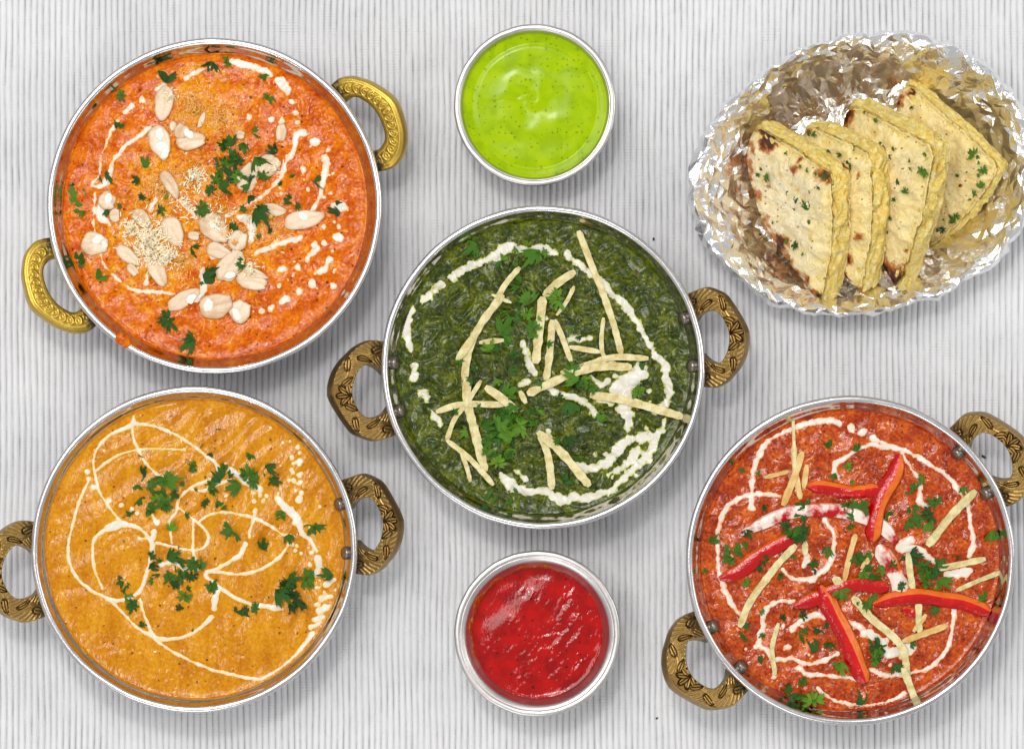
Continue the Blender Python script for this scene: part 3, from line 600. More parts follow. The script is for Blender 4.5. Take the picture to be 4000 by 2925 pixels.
# a spot of sauce that ran over the rim
def blob(name, r, h, mat, parent, loc, seed, sx=1.0, rot=0.0):
    n, m = 28, 9; th = np.linspace(0, 2 * math.pi, n, endpoint=False)[:, None]; a = np.linspace(0.02, math.pi * 0.62, m)[None, :]
    rr = r * np.sin(a) * (1 + 0.25 * noise(np.cos(th) * 1.4 + seed, np.sin(th) * 1.4, seed)); z = h * np.cos(a) + 0 * th
    v = np.stack([rr * np.cos(th) * sx, rr * np.sin(th), z], -1).reshape(-1, 3)
    o = obj(name, mesh_np(name, v, grid_faces(n, m, wrap_u=True)), mat, parent, loc); o.rotation_euler.z = rot; return o
x, y = W(566 / 1.18, 1448 / 1.18 + 100, B1.H); blob('sauce_drip', 0.0042, 0.0022, M['curry_orange'], K1, (x - B1.x, y - B1.y, B1.H - 0.0002), 5, 0.8, 0.7)

# ------------------------------------------------------------------ small sauce pots
def pot(cx, cy, rpx, lip, zf_drop, hf, seed, plabel, name, mat, slabel, slope):
    H = 0.036; R = rpx * S * (D - H) / D; lw = lip * S
    inner = np.array([(1e-5, 0.0016), (R * 0.62, 0.0018), (R * 0.74, 0.006), (R - lw - zf_drop * slope, H - zf_drop)] + ([(R - lw - 0.0036, H - 0.0048), (R - lw - 0.0020, H - 0.0014)] if zf_drop > 0.008 else [(R - lw - 0.0006, H - 0.0016)]) + [(R - lw, H - 0.0003)])
    pr = spline(inner, 6); wz, wr = pr[:, 1], pr[:, 0]; o_ = np.argsort(wz)
    b = Bowl(cx, cy, rpx, H, H - zf_drop, lambda z: float(np.interp(z, wz[o_], wr[o_])), hf)
    root = empty('sauce_pot', (b.x, b.y, 0)); tag(root, plabel, 'sauce pot', 'small round steel sauce pots')
    out = spline(np.array([(R - 0.0006, H - 0.0016), (R - 0.0018, H - 0.006), (R - 0.006, 0.018), (R * 0.78, 0.004), (R * 0.66, 0.0003), (1e-5, 0.0003)]), 6)
    v, f = lathe(np.vstack([pr, out]), 180); obj('bowl', mesh_np('bowl', v, f), M['satin'], root)
    ra = lw / 2; a = np.linspace(-0.5 * math.pi, 1.5 * math.pi, 21)
    v, f = lathe(np.array([(R - ra + ra * math.cos(q), H - 0.0010 + 0.0010 * math.sin(q)) for q in a]), 200, lambda th, r, z: 0.00018 * noise(th * 5, th * 0 + 2.2, seed)); obj('rim', mesh_np('rim', v, f), M['satin'], root)
    s = obj(name, sauce_mesh(b, name, 0.0004), mat, None, (b.x, b.y, 0)); tag(s, slabel, 'sauce'); return b, s
def hfg(x, y):
    a = np.arctan2(y - 3, x + 2); r = np.hypot(x + 2, y - 3); w = np.exp(-(r / 13) ** 2)
    return 0.55 * w * np.sin(r / 2.9 - 1.3 * a + 1.5 * noise(x / 9, y / 9, 42)) + 0.15 * noise(x / 12, y / 12, 41) - 0.5 * np.exp(-((np.hypot(x, y) - 31.5) / 1.4) ** 2)
def hfr(x, y):
    u = x * 0.62 + y * 0.78; v = -x * 0.78 + y * 0.62
    return 1.5 * (1 - (x * x + y * y) / 1000.0) + 0.5 * noise(x / 13, y / 13, 55) + np.clip(0.45 + 0.02 * (x - y) + noise(x / 11, y / 11, 58), 0.05, 1.1) * (0.36 * noise(u / 7, v / 3.2, 51) + 0.30 * np.abs(noise(u / 4, v / 3.0, 53)) + 0.12 * noise(x / 1.5, y / 1.5, 52))
t = NT('green_chutney_sauce'); n = t.noise(9, 3, dist=0.8)
c = t.ramp(n, [(0.35, srgb(142, 174, 0)), (0.5, srgb(154, 186, 0)), (0.65, srgb(164, 192, 2))]); c = t.mix(t.math('MULTIPLY', t.specks(2.6, 0.11, 0.5, 0.9), 0.5), c, srgb(70, 84, 8))
M['green'] = t.out(c, 0.16, 0.0, None, 0.13)
t = NT('red_chili_sauce'); n = t.noise(8, 3); c = t.ramp(n, [(0.35, srgb(142, 0, 0)), (0.65, srgb(180, 6, 0))]); c = t.mix(t.math('MULTIPLY', t.specks(3.4, 0.07, 0.4, 0.5), 0.9), c, srgb(50, 12, 6))
M['redsauce'] = t.out(c, 0.13, 0.0, t.bump(t.noise(1.3, 2, stretch=(1, 0.5, 1), rot=0.9), 0.00025, 0.5), 0.36)
PG, _ = pot(2089.4, 410.6, 316.7, 25, 0.0052, hfg, 3, 'small round steel pot filled with bright green sauce', 'green_sauce', M['green'], 'bright lime green smooth sauce with dark herb flecks', 0.28)
PR, RS = pot(2099, 2474.6, 325, 27, 0.0105, hfr, 4, 'small round steel pot filled with glossy red sauce', 'red_sauce', M['redsauce'], 'glossy deep red chili sauce with ripples', 0.52)
# dried sauce smear clinging to the wall of the red pot
M['smear'] = mat_simple('dried_sauce', [(0.35, srgb(186, 92, 6)), (0.55, srgb(176, 40, 6)), (0.75, srgb(196, 150, 20))], 4, 0.3, (1.2, 0.0006))
def wall_smear(b, a0, a1, zlo, zhi, seed, parent, mat):
    na, nz = 200, 14; A = np.linspace(math.radians(a0), math.radians(a1), na); e = np.clip(np.minimum(np.arange(na), np.arange(na)[::-1]) / 24.0, 0.05, 1)
    top = zlo + (zhi - zlo) * e * np.clip(0.62 + 0.5 * noise(A * 3.2, A * 0 + seed, seed) + 0.06 * noise(A * 9, A * 0 + seed, seed + 2), 0.2, 1.1); t = np.linspace(0, 1, nz)
    Z = zlo + (top[:, None] - zlo) * t[None]; Rw = np.vectorize(b.wall)(Z) - 0.00035 - 0.00035 * noise(A[:, None] * 40, Z / 0.0015, seed) * (t[None] < 0.9)
    Rw[:, -1] += 0.0008; Aj = A[:, None] + 0 * Z
    v = np.stack([Rw * np.cos(Aj), Rw * np.sin(Aj), Z], -1).reshape(-1, 3); return obj('sauce_smear', mesh_np('sauce_smear', v, grid_faces(na, nz)), mat, parent)
wall_smear(PR, 62, 215, PR.zf - 0.001, PR.zf + 0.0085, 3, RS, M['smear']); wall_smear(PR, 215, 422, PR.zf - 0.001, PR.zf + 0.0016, 8, RS, M['redsauce'])
for bb, kk, mm_, zz in ((B1, K1, 'curry_orange', 0.0032), (B2, K2, 'curry_yellow', 0.0030), (B3, K3, 'curry_spinach', 0.0042), (B4, K4, 'curry_red', 0.0036)):
    wall_smear(bb, 0, 360, bb.zf - 0.0006, bb.zf + zz, 11 + int(zz * 1e5), kk, M[mm_])

# ------------------------------------------------------------------ garnish builders
def leaf_mesh(name, rnd, leaflets, stem=True):
    V, F = [], []
    def leaflet(ox, oy, ang, L, fold, curl):
        outl = []; lobes = 3; n_ = 24; ph = rnd.uniform(-0.3, 0.3); asym = rnd.uniform(-0.25, 0.25); sk_ = rnd.uniform(0.8, 1.25)
        for k in range(n_ + 1):
            a = -1.45 + 2.9 * k / n_; u = (a + 1.45) / 2.9 * lobes + ph * 0.3; lob = abs(math.sin(math.pi * u)) ** 0.55
            r = L * (0.60 + 0.40 * math.cos(a * 0.8 + asym)) * (0.42 + 0.58 * lob) * (1 + 0.13 * math.sin(k * 2.4 + ph * 9)) * rnd.uniform(0.72, 1.14)
            outl.append((r * math.cos(a * 0.8), r * math.sin(a * 0.8) * sk_))
        base = len(V); pts = [(0.0, 0.0)] + [(x * 0.55, y * 0.55) for x, y in outl] + outl
        n = len(outl); ca, sa = math.cos(ang), math.sin(ang)
        for x, y in pts:
            z = abs(y) * fold + curl * (x * x) / L - 0.10 * L + 0.10 * L * math.sin(8 * y / L + 4 * x / L + fold * 9)
            V.append((ox + x * ca - y * sa, oy + x * sa + y * ca, z))
        for k in range(n - 1):
            F.append((base, base + 1 + k, base + 2 + k)); F.append((base + 1 + k, base + 1 + n + k, base + 2 + n + k, base + 2 + k))
    def strip(p, q, w):
        base = len(V); d = Vector((q[0] - p[0], q[1] - p[1], 0)).normalized(); nx, ny = -d.y * w, d.x * w
        for c in (p, q):
            V.extend([(c[0] + nx, c[1] + ny, 0.02), (c[0], c[1], 0.02 + w), (c[0] - nx, c[1] - ny, 0.02), (c[0], c[1], 0.02 - w)])
        for k in range(4): F.append((base + k, base + (k + 1) % 4, base + 4 + (k + 1) % 4, base + 4 + k))
        F.append((base + 3, base + 2, base + 1, base)); F.append((base + 4, base + 5, base + 6, base + 7))
    for (ox, oy, a, L) in leaflets:
        leaflet(ox, oy, a, L, rnd.uniform(-0.5, 1.1), rnd.uniform(-0.7, 0.7))
        if stem: strip((ox * 0.0 - 0.35, oy * 0.2), (ox + 0.02, oy), 0.035)
    if not leaflets: strip((-0.5, 0), (0.5, 0.06), 0.11)
    nv = len(V)
    me = mesh_np(name, np.array(V), F); return me
lr = random.Random(3)
LEAVES = []
for k in range(5): LEAVES.append(leaf_mesh('parsley_leaf', lr, [(-0.45, 0, 0, 1.0)], False))
for k in range(5): LEAVES.append(leaf_mesh('parsley_leaf', lr, [(-0.05, 0, 0.0, 0.55), (-0.12, 0.08, 1.1, 0.5), (-0.12, -0.08, -1.1, 0.5)]))
for k in range(4): LEAVES.append(leaf_mesh('parsley_leaf', lr, [(-0.35, 0.05, 0.35, 0.8), (-0.3, -0.05, -0.6, 0.6)], k % 2 == 0))
for k in range(3): LEAVES.append(leaf_mesh('parsley_leaf', lr, [(-0.45, 0, 0.1, 1.0), (-0.1, 0.0, 2.2, 0.45)], False))
STEM = leaf_mesh('parsley_leaf', lr, [])
LEAVES_B = []
for me in LEAVES + [STEM]: me.materials.append(M['leaf'])
for me in LEAVES: m2 = me.copy(); m2.materials.clear(); m2.materials.append(M['leaf_bright']); LEAVES_B.append(m2)

def parsley(b, tr, pts, where, group, seed=1, bright=0.2):
    r = random.Random(seed); XY = np.array([(p[0], p[1]) for p in pts], float); big = max(p[2] for p in pts)
    near_m = np.hypot(XY[:, None, 0] - XY[None, :, 0], XY[:, None, 1] - XY[None, :, 1]) < 72; comp = np.arange(len(pts))
    for _ in range(40): comp = np.where(near_m, comp[None, :], 10 ** 6).min(1)
    cnt = {c: int((comp == c).sum()) for c in set(comp.tolist())}; rank = {c: i for i, c in enumerate(sorted(cnt, key=lambda c: (-cnt[c], c)))}
    ordn = ['biggest', 'second biggest', 'third biggest', 'fourth biggest']; ki = -1
    for (x, y, size) in pts:
        ki += 1; c_ = comp[ki]; big_bit = 'broad leaf' if size >= 85 else 'leaf' if size >= 55 else 'small scrap'
        if size == big: label = 'very large green parsley leaf ' + where
        elif cnt[c_] >= 5 and rank[c_] < 4: label = f'green parsley {big_bit} in the {ordn[rank[c_]]} parsley pile ' + where
        elif cnt[c_] >= 3: label = f'green parsley {big_bit} in a small parsley cluster ' + where
        elif cnt[c_] == 2: label = f'green parsley {big_bit} lying next to one other leaf ' + where
        elif size >= 75: label = 'large single green parsley leaf ' + where
        elif size >= 45: label = 'medium single green parsley leaf ' + where
        else: label = 'tiny single scrap of green parsley ' + where
        px, py = tr(x, y); lx, ly = b.loc(px, py); sz = size * tr.k * S * r.uniform(0.85, 1.05)
        rad = sz * 0.30; z = max(float(b.q(lx + dx * rad, ly + dy * rad)) for dx, dy in ((0, 0), (1, 0), (-1, 0), (0, 1), (0, -1)))
        z = min(z, b.zf + 0.009)
        me = r.choice(LEAVES_B if r.random() < bright else LEAVES) if size > 26 or r.random() < 0.6 else STEM
        o = obj('parsley_leaf', me); o.location = (b.x + lx, b.y + ly, z + sz * 0.06 + 0.0003)
        o.rotation_euler = (r.uniform(-0.35, 0.35), r.uniform(-0.35, 0.35), r.uniform(0, 6.28)); o.scale = (sz * r.uniform(0.9, 1.1), sz * r.uniform(0.75, 1.05), sz * r.uniform(0.7, 1.1))
        b.raise_disc(lx, ly, sz * 0.32, z + sz * 0.07 + 0.0004); tag(o, label, 'parsley', group)

def almond(b, tr, x, y, L, Wd, ang, seed, cut=None):
    r = np.random.default_rng(seed); px, py = tr(x, y); lx, ly = b.loc(px, py); l = L * tr.k * S / 2; w = Wd * tr.k * S / 2
    n, m = 40, 7; th = np.linspace(0, 2 * math.pi, n, endpoint=False); ex = np.cos(th); ey = np.sin(th) * (1 - 0.22 * np.cos(th))
    jag = 1 + 0.10 * noise(np.cos(th) * 1.7 + seed, np.sin(th) * 1.7, seed) + 0.04 * noise(np.cos(th) * 5 + seed, np.sin(th) * 5, seed); ex = ex * jag; ey = ey * jag
    if cut is not None: ex = np.minimum(ex, cut + 0.10 * noise(ey * 3, ey * 0 + seed, 7))
    ht = 0.00036; V = []
    for rho, z in ((0.02, 1.0), (0.45, 1.0), (0.8, 0.98), (0.96, 0.75), (1.0, 0.2), (1.0, -0.5), (0.9, -1.0), (0.02, -1.0)):
        X = ex * rho * l; Y = ey * rho * w; bend = 0.10 * (X / l) ** 2 * l * (0.5 if seed % 2 else -0.35) + 0.08 * Y * (1 if seed % 3 else -1)
        V.append(np.stack([X, Y, z * ht + bend], -1))
    V = np.stack(V, 1).reshape(-1, 3); me = mesh_np('almond_flake', V, grid_faces(n, 8, wrap_u=True)); attr(me, 'edge', np.tile([0, 0, 0.1, 0.7, 1, 1, 0.5, 0], n)); a = -math.radians(ang)
    cx_ = lx + np.array([0, 1, -1, 0, 0]) * l * 0.6 * math.cos(a) - np.array([0, 0, 0, 1, -1]) * w * 0.6 * math.sin(a); cy_ = ly + np.array([0, 1, -1, 0, 0]) * l * 0.6 * math.sin(a) + np.array([0, 0, 0, 1, -1]) * w * 0.6 * math.cos(a)
    z = float(np.mean(sorted(b.q(cx_, cy_))[-3:])) + ht + 0.0003
    o = obj('almond_flake', me, M['almond'], None, (b.x + lx, b.y + ly, z)); o.rotation_euler = (float(r.uniform(-0.1, 0.1)), float(r.uniform(-0.1, 0.1)), a)
    for f in np.linspace(-0.6, 0.6, 4): b.raise_disc(lx + f * l * math.cos(a), ly + f * l * math.sin(a), w * 0.75, z + ht)
    return o
AL = [(755,360,165,85,100,None),(738,540,160,95,75,None),(885,530,150,85,-5,0.8),(840,480,90,60,-60,0.5),(930,435,80,25,-70,None),(800,470,60,35,80,0.5),(1110,505,55,40,10,0.6),(1295,500,90,50,95,0.7),(1245,635,130,95,-45,0.6),(1145,700,140,100,-70,None),(785,735,140,60,60,None),(500,810,100,80,20,0.6),(655,890,110,65,45,None),(795,950,150,95,60,None),(990,935,160,110,45,None),(900,970,70,40,10,0.5),(1010,1040,120,70,20,None),(1100,985,110,80,-60,0.7),(1265,850,110,55,10,None),(1405,895,185,85,-10,None),(440,1005,130,105,10,0.85),(590,1060,130,60,40,None),(615,1130,80,40,50,0.6),(725,1130,160,80,65,None),(1065,1105,170,100,-50,None),(1170,1140,140,40,20,None),(1165,1180,160,75,15,0.8),(850,1260,170,70,-30,None),(1000,1290,165,115,-15,0.85),(1110,1310,115,100,-60,0.7),(535,875,60,60,0,0.5)]
def scatter_chips(name, b, tr, spots, count, size, mat, label, cat, seed):
    r = np.random.default_rng(seed); V, F = [], []
    for (x, y, rad, wgt) in spots:
        for _ in range(int(count * wgt)):
            a = r.uniform(0, 6.283); q = abs(r.normal(0, 0.5)) * rad; px, py = tr(x + q * math.cos(a), y + q * math.sin(a)); lx, ly = b.loc(px, py)
            l = size * r.uniform(0.5, 1.5); w = size * r.uniform(0.2, 0.45); an = r.uniform(0, 6.283); z = float(b.q(lx, ly)) + w * 0.3; tl = r.uniform(-0.5, 0.5)
            ca, sa = math.cos(an), math.sin(an); base = len(V)
            for dx, dy, dz in ((-l, -w, 0), (l, -w * 0.6, 0), (l * 0.9, w, 0), (-l, w * 0.7, 0), (-l * 0.7, -w * 0.5, w * 1.3), (l * 0.7, -w * 0.4, w * 1.3), (l * 0.6, w * 0.5, w * 1.3), (-l * 0.6, w * 0.5, w * 1.3)):
                V.append((lx + dx * ca - dy * sa, ly + dx * sa + dy * ca, z + dz + dx * tl * 0.2))
            for f in ((0, 1, 5, 4), (1, 2, 6, 5), (2, 3, 7, 6), (3, 0, 4, 7), (4, 5, 6, 7)): F.append([base + k for k in f])
            b.raise_disc(lx, ly, size * 0.4, z + w)
    o = obj(name, mesh_np(name, np.array(V), np.array(F), False), mat, None, (b.x, b.y, 0)); tag(o, label, cat, kind='stuff')
scatter_chips('golden_crumbs', B1, T1, [(900,380,150,1.3),(1010,430,120,0.6),(750,750,140,1.0),(880,700,110,0.8),(700,1000,190,1.6),(1020,860,150,0.6),(1250,880,120,0.5),(1080,1000,200,0.9),(830,1080,120,0.7)], 260, 0.0009, M['crumb'], 'golden grated crumbs sprinkled over the orange almond curry', 'crumbs', 5)
LA = {0: 'whole upright almond flake sprinkled with coconut, nearest the top cream streak', 1: 'almond flake half covered by white cream', 2: 'broad broken almond flake with cream, beside the half cream-covered flake', 4: 'thin pointed almond sliver standing beside the broad broken flake', 7: 'small upright broken almond piece by the cream drops near the parsley pile', 8: 'almond flake dusted with coconut behind the parsley pile', 9: 'almond flake half hidden under the parsley pile', 10: 'narrow slanted almond flake above the coconut heap', 12: 'almond flake at the upper edge of the coconut heap', 13: 'large almond flake lying beside the coconut heap', 14: 'large almond flake with cream spot in the centre of the orange curry', 19: 'longest almond flake, crossed by the cream streak by the dish wall', 20: 'round almond flake with cream at the start of the long cream arc', 21: 'almond flake poking out below the coconut heap, away from the parsley', 23: 'almond flake standing on its point below the coconut heap', 24: 'big oval almond flake with a parsley leaf on it', 27: 'slanted almond flake with cream at the end of the long cream arc', 28: 'largest round almond flake with a cream streak, beside the slanted flake', 29: 'round almond flake at the start of the row of cream drops'}
for k, a in enumerate(AL):
    gl = 'small broken almond piece on the orange curry' if (a[5] or 1) < 0.75 else 'almond flake overlapped by other flakes in the middle of the orange curry'
    tag(almond(B1, T1, *a[:5], seed=k + 1, cut=a[5]), LA.get(k, gl), 'almond flake', 'flaked almonds on the orange curry')
scatter_chips('coconut_shreds', B1, T1, [(680,980,120,1.6),(600,930,60,0.4),(770,1060,80,0.7),(690,1050,80,0.6),(900,690,90,0.45),(780,330,40,0.25),(1265,660,40,0.2),(1000,900,140,0.3),(1160,1130,70,0.3),(860,820,110,0.3)], 240, 0.0011, M['coconut'], 'white grated coconut heaped over the orange almond curry', 'coconut', 6)
for k, (x, y, r_) in enumerate(((735,500,26),(745,560,30),(760,590,24),(870,500,24),(450,985,26),(480,1010,18),(985,915,22),(960,1290,28),(1400,880,24),(880,1260,24),(1090,1330,26),(1060,1150,22),(500,800,24))):
    lx, ly = B1.loc(*T1(x, y)); blob('cream_drop', r_ * T1.k * S * 1.1, 0.0004, M['cream'], K1, (lx, ly, float(B1.q(lx, ly)) + 0.0001), k + 2, 0.7, k * 1.3)

def stick(b, tr, pts, width, seed, mat, label, group, cat='ginger', name='ginger_stick', lift=0.0, zmax=0.012):
    p = np.array([b.loc(*tr(x, y)) for x, y in pts]); w = width * tr.k * S * 1.12
    P = resample(spline(p, 8), step=0.0022); n = len(P); tan = np.gradient(P, axis=0); tan /= np.linalg.norm(tan, axis=1)[:, None] + 1e-12; nor = np.stack([-tan[:, 1], tan[:, 0]], -1)
    top = np.maximum(b.q(P[:, 0], P[:, 1]), np.maximum(b.q(*(P + nor * w * 0.4).T), b.q(*(P - nor * w * 0.4).T)))
    zs = top.copy()
    for _ in range(4): zs = np.convolve(np.r_[zs[0], zs[0], zs, zs[-1], zs[-1]], np.ones(5) / 5, 'valid')
    zs = zs + max(0, np.max(top - zs) - 0.0012); zs = np.minimum(zs, b.zf + zmax)
    th = w * 0.62; zc = zs + th * 0.30 + lift * np.linspace(0, 1, n)
    sct = []; k = np.arange(n)
    wob = 1.08 + 0.28 * noise(k * 0.55, k * 0 + seed, seed) + 0.12 * noise(k * 1.7, k * 0 + seed, seed + 5); tp = np.clip(np.minimum(k, k[::-1]) / 1.5 + 0.55, 0, 1)
    hw = w * 0.5 * wob * tp; tw = 0.35 * noise(k * 0.12, k * 0 + seed, seed + 9)
    for (u, v) in ((-1, -1), (0, -1.05), (1, -1), (1.06, 0), (1, 1), (0, 1.05), (-1, 1), (-1.06, 0)):
        u_, v_ = u * 0.93, v * 0.93; du = u_ * np.cos(tw) - v_ * np.sin(tw) * 0.6; dv = u_ * np.sin(tw) * 0.6 + v_ * np.cos(tw)
        j = 1 + 0.10 * noise(k * 0.9 + u * 7, k * 0 + v * 5 + seed, seed + 3)
        sct.append(np.stack([P[:, 0] + nor[:, 0] * hw * du * j, P[:, 1] + nor[:, 1] * hw * du * j, zc + th * 0.5 * dv * j * tp], -1))
    A = np.stack(sct, 1); F = [list(f) for f in grid_faces(n, 8, wrap_v=True)] + [list(range(7, -1, -1)), [(n - 1) * 8 + q for q in range(8)]]
    o_ = np.array([P[:, 0].mean(), P[:, 1].mean(), zc.mean()]); me = mesh_np(name, A.reshape(-1, 3) - o_, F); me.set_sharp_from_angle(angle=math.radians(60))
    o = obj(name, me, mat, None, (b.x + o_[0], b.y + o_[1], o_[2]))
    for q in range(n): b.raise_disc(P[q, 0], P[q, 1], w * 0.5, zc[q] + th * 0.45)
    return tag(o, label, cat, group)
G3 = [([(1235,185),(1290,330),(1350,480),(1400,620),(1440,775)],27),([(955,360),(880,450),(820,560),(765,620)],24),([(745,660),(705,780),(690,900)],32),([(700,890),(705,1000),(740,1150),(790,1335)],36),([(875,490),(790,600),(740,680),(655,805)],30),([(820,490),(915,530)],15),([(760,720),(880,708)],22),([(1220,380),(1130,440),(1070,500)],32),([(1065,500),(1050,640),(1030,820)],36),([(1215,450),(1180,520),(1130,590)],17),([(1190,740),(1340,765)],22),([(1120,610),(1160,700),(1200,810)],24),([(1110,610),(1100,750),(1080,900)],29),([(1355,600),(1345,720),(1370,800),(1500,850)],18),([(1570,795),(1400,790),(1270,830),(1150,865)],26),([(1490,835),(1300,840),(1130,900),(990,965)],32),([(555,1050),(680,1015),(880,1015)],26),([(770,900),(700,1010),(640,1090),(605,1190)],20),([(605,1185),(700,1260),(770,1330),(830,1400)],22),([(670,1235),(700,1310),(720,1385)],18),([(790,930),(860,980),(940,1045)],34),([(955,950),(985,1010)],24),([(1050,1150),(1090,1260),(1110,1420)],30),([(1040,1145),(1150,1240),(1290,1405)],34),([(1290,970),(1480,1000),(1735,1075)],34)]
L3 = ['longest straight ginger stick, running from the wall beside the cream ring towards the cream patch', 'ginger stick ending in the parsley-topped tip of a bent pair, below the cream ring', 'short thick ginger stick under the lower end of the slanted ginger stick', 'wide long ginger stick running under the heaped parsley pile to the bottom cream', 'slanted ginger stick crossed by a tiny sliver', 'tiny ginger sliver crossing the slanted ginger stick', 'short horizontal ginger stick half hidden by the large parsley leaf', 'thick bent ginger stick with green-stained end, meeting the tall broad stick', 'tall broad ginger stick hanging down from the green-stained bent stick', 'thin green-tinged ginger stick leaning beside a parsley leaf', 'short ginger stick lying flat beside the thin hooked stick', 'ginger stick forming the right leg of the narrow upside-down V', 'ginger stick forming the upright leg of the narrow upside-down V', 'thin hooked ginger stick curling into the cream patch', 'curved ginger stick lying on the cream patch above a longer parallel one', 'long ginger stick lying across the centre below the curved parallel one', 'horizontal ginger stick crossed by the thin slanting stick', 'thin slanting ginger stick crossing the horizontal stick', 'ginger stick slanting from the elbow of the thin stick down to the bottom cream', 'tiny ginger splinter beside the stick at the bottom cream', 'short thick ginger stick pointing into the heaped parsley pile', 'very short ginger stub above the heaped parsley pile', 'upright ginger stick of the V that ends in the bottom cream', 'slanted ginger stick of the V that ends in the bottom cream', 'ginger stick lying over the cream patch and touching the dish wall']
for k, (p, w) in enumerate(G3): stick(B3, T3, p, w, k + 1, M['ginger'], L3[k] + ', spinach curry' if len(L3[k].split()) < 14 else L3[k], 'ginger matchsticks on the spinach curry')
G4a = [([(650,280),(660,420),(680,530)],24,1),([(515,430),(630,400)],17,1),([(710,370),(695,480)],22,1),([(690,310),(650,430),(600,560)],28,1),([(645,118),(650,250),(655,400)],13,0),([(1490,490),(1380,600),(1265,745)],32,0),([(700,720),(705,790)],22,0),([(660,740),(560,850),(450,1000),(400,1120)],28,0),([(1535,805),(1420,830),(1310,850)],24,0),([(1665,845),(1540,890),(1400,950)],18,0),([(935,690),(900,820),(880,910)],22,1),([(1015,780),(960,850)],20,1),([(1175,775),(1185,860),(1200,950)],26,0),([(1225,1000),(1225,1080),(1230,1150)],26,0),([(1260,1060),(1200,1140)],20,1),([(1360,1110),(1150,1185)],24,1),([(920,980),(1010,1080),(1140,1200),(1175,1330)],30,0),([(1150,1300),(1190,1400),(1225,1500)],28,0),([(580,1100),(550,1220),(565,1340)],19,0),([(830,890),(880,930)],30,0)]
def pepper(b, tr, pts, width, seed, roll, mat, flip=False):
    w = width * tr.k * S; p = np.array([b.loc(*tr(x, y)) for x, y in pts]); P = resample(spline(p, 10), 34); n = len(P)
    tan = np.gradient(P, axis=0); tan /= np.linalg.norm(tan, axis=1)[:, None]; nor = np.stack([-tan[:, 1], tan[:, 0]], -1)
    top = np.maximum(b.q(P[:, 0], P[:, 1]), np.maximum(b.q(*(P + nor * w * 0.35).T), b.q(*(P - nor * w * 0.35).T))); zs = top.copy()
    for _ in range(5): zs = np.convolve(np.r_[[zs[0]] * 3, zs, [zs[-1]] * 3], np.ones(7) / 7, 'valid')
    zs += max(0, np.max(top - zs) - 0.0016); zs = np.minimum(zs, b.zf + 0.010)
    s = np.linspace(0, 1, n); tp = np.clip(np.minimum(s * 6 + 0.22, (1 - s) * 8 + 0.42), 0, 1) ** 0.8; wob = 1 + 0.18 * noise(s * 4, s * 0 + seed, seed)
    hw = w * 0.5 * tp * wob * 1.06; thk = w * 0.27 * (0.55 + 0.45 * tp); ks = 9; sect = []
    for q in np.linspace(-1, 0.42, ks): sect.append((q, 0.42 * (1 - q * q) + 0.16))
    for a in np.linspace(0, 1, 5): sect.append((0.46 + 0.42 * a, 0.46 - 0.85 * a))
    for q in np.linspace(0.7, -0.92, ks - 5): sect.append((q, -0.46 + 0.14 * abs(q)))
    A = []
    for q, u in sect:
        l, h = q * 1.0, u * 1.15; ro = roll * (0.8 + 0.35 * noise(s * 3, s * 0 + seed * 2, seed + 1)); l2 = l * np.cos(ro) - h * np.sin(ro) * 0.7; h2 = l * np.sin(ro) * 0.8 + h * np.cos(ro)
        if flip: h2 = -h2
        A.append(np.stack([P[:, 0] + nor[:, 0] * hw * l2, P[:, 1] + nor[:, 1] * hw * l2, zs + thk * 0.75 + thk * h2], -1))
    A = np.stack(A, 1); nl = A.shape[1]; zb = A[..., 2].min(1); A[..., 2] += np.clip(zs - 0.0008 - zb, -0.002, 1)[:, None]; o_ = np.array([P[:, 0].mean(), P[:, 1].mean(), zs.mean()]); V = A.reshape(-1, 3) - o_
    f = grid_faces(n, nl, wrap_v=True).reshape(n - 1, nl, 4); kc = ks - 1; skin = f[:, :kc].reshape(-1, 4); fl = f[:, kc:].reshape(-1, 4)
    sd = np.tile(np.array([0.22 + 0.16 * q for q, u in sect[:ks]] + [0.86] * ks), n)
    root = empty('pepper_strip', (b.x + o_[0], b.y + o_[1], o_[2]))
    def sub(nm, ff, m, caps=()):
        u = np.unique(ff); mp = np.full(len(V), -1); mp[u] = np.arange(len(u)); me = mesh_np(nm, V[u], mp[ff]); attr(me, 'side', sd[u]); return obj(nm, me, m, root)
    pm = M['pepper_blend_cream' if mat == 'pepper_cream' else 'pepper_blend']; sub('skin', skin, pm); sub('flesh', fl, pm)
    for q in range(n): b.raise_disc(P[q, 0], P[q, 1], hw[q] * 0.9 + 1e-4, A[q, :, 2].max() - 0.0006)
    return root
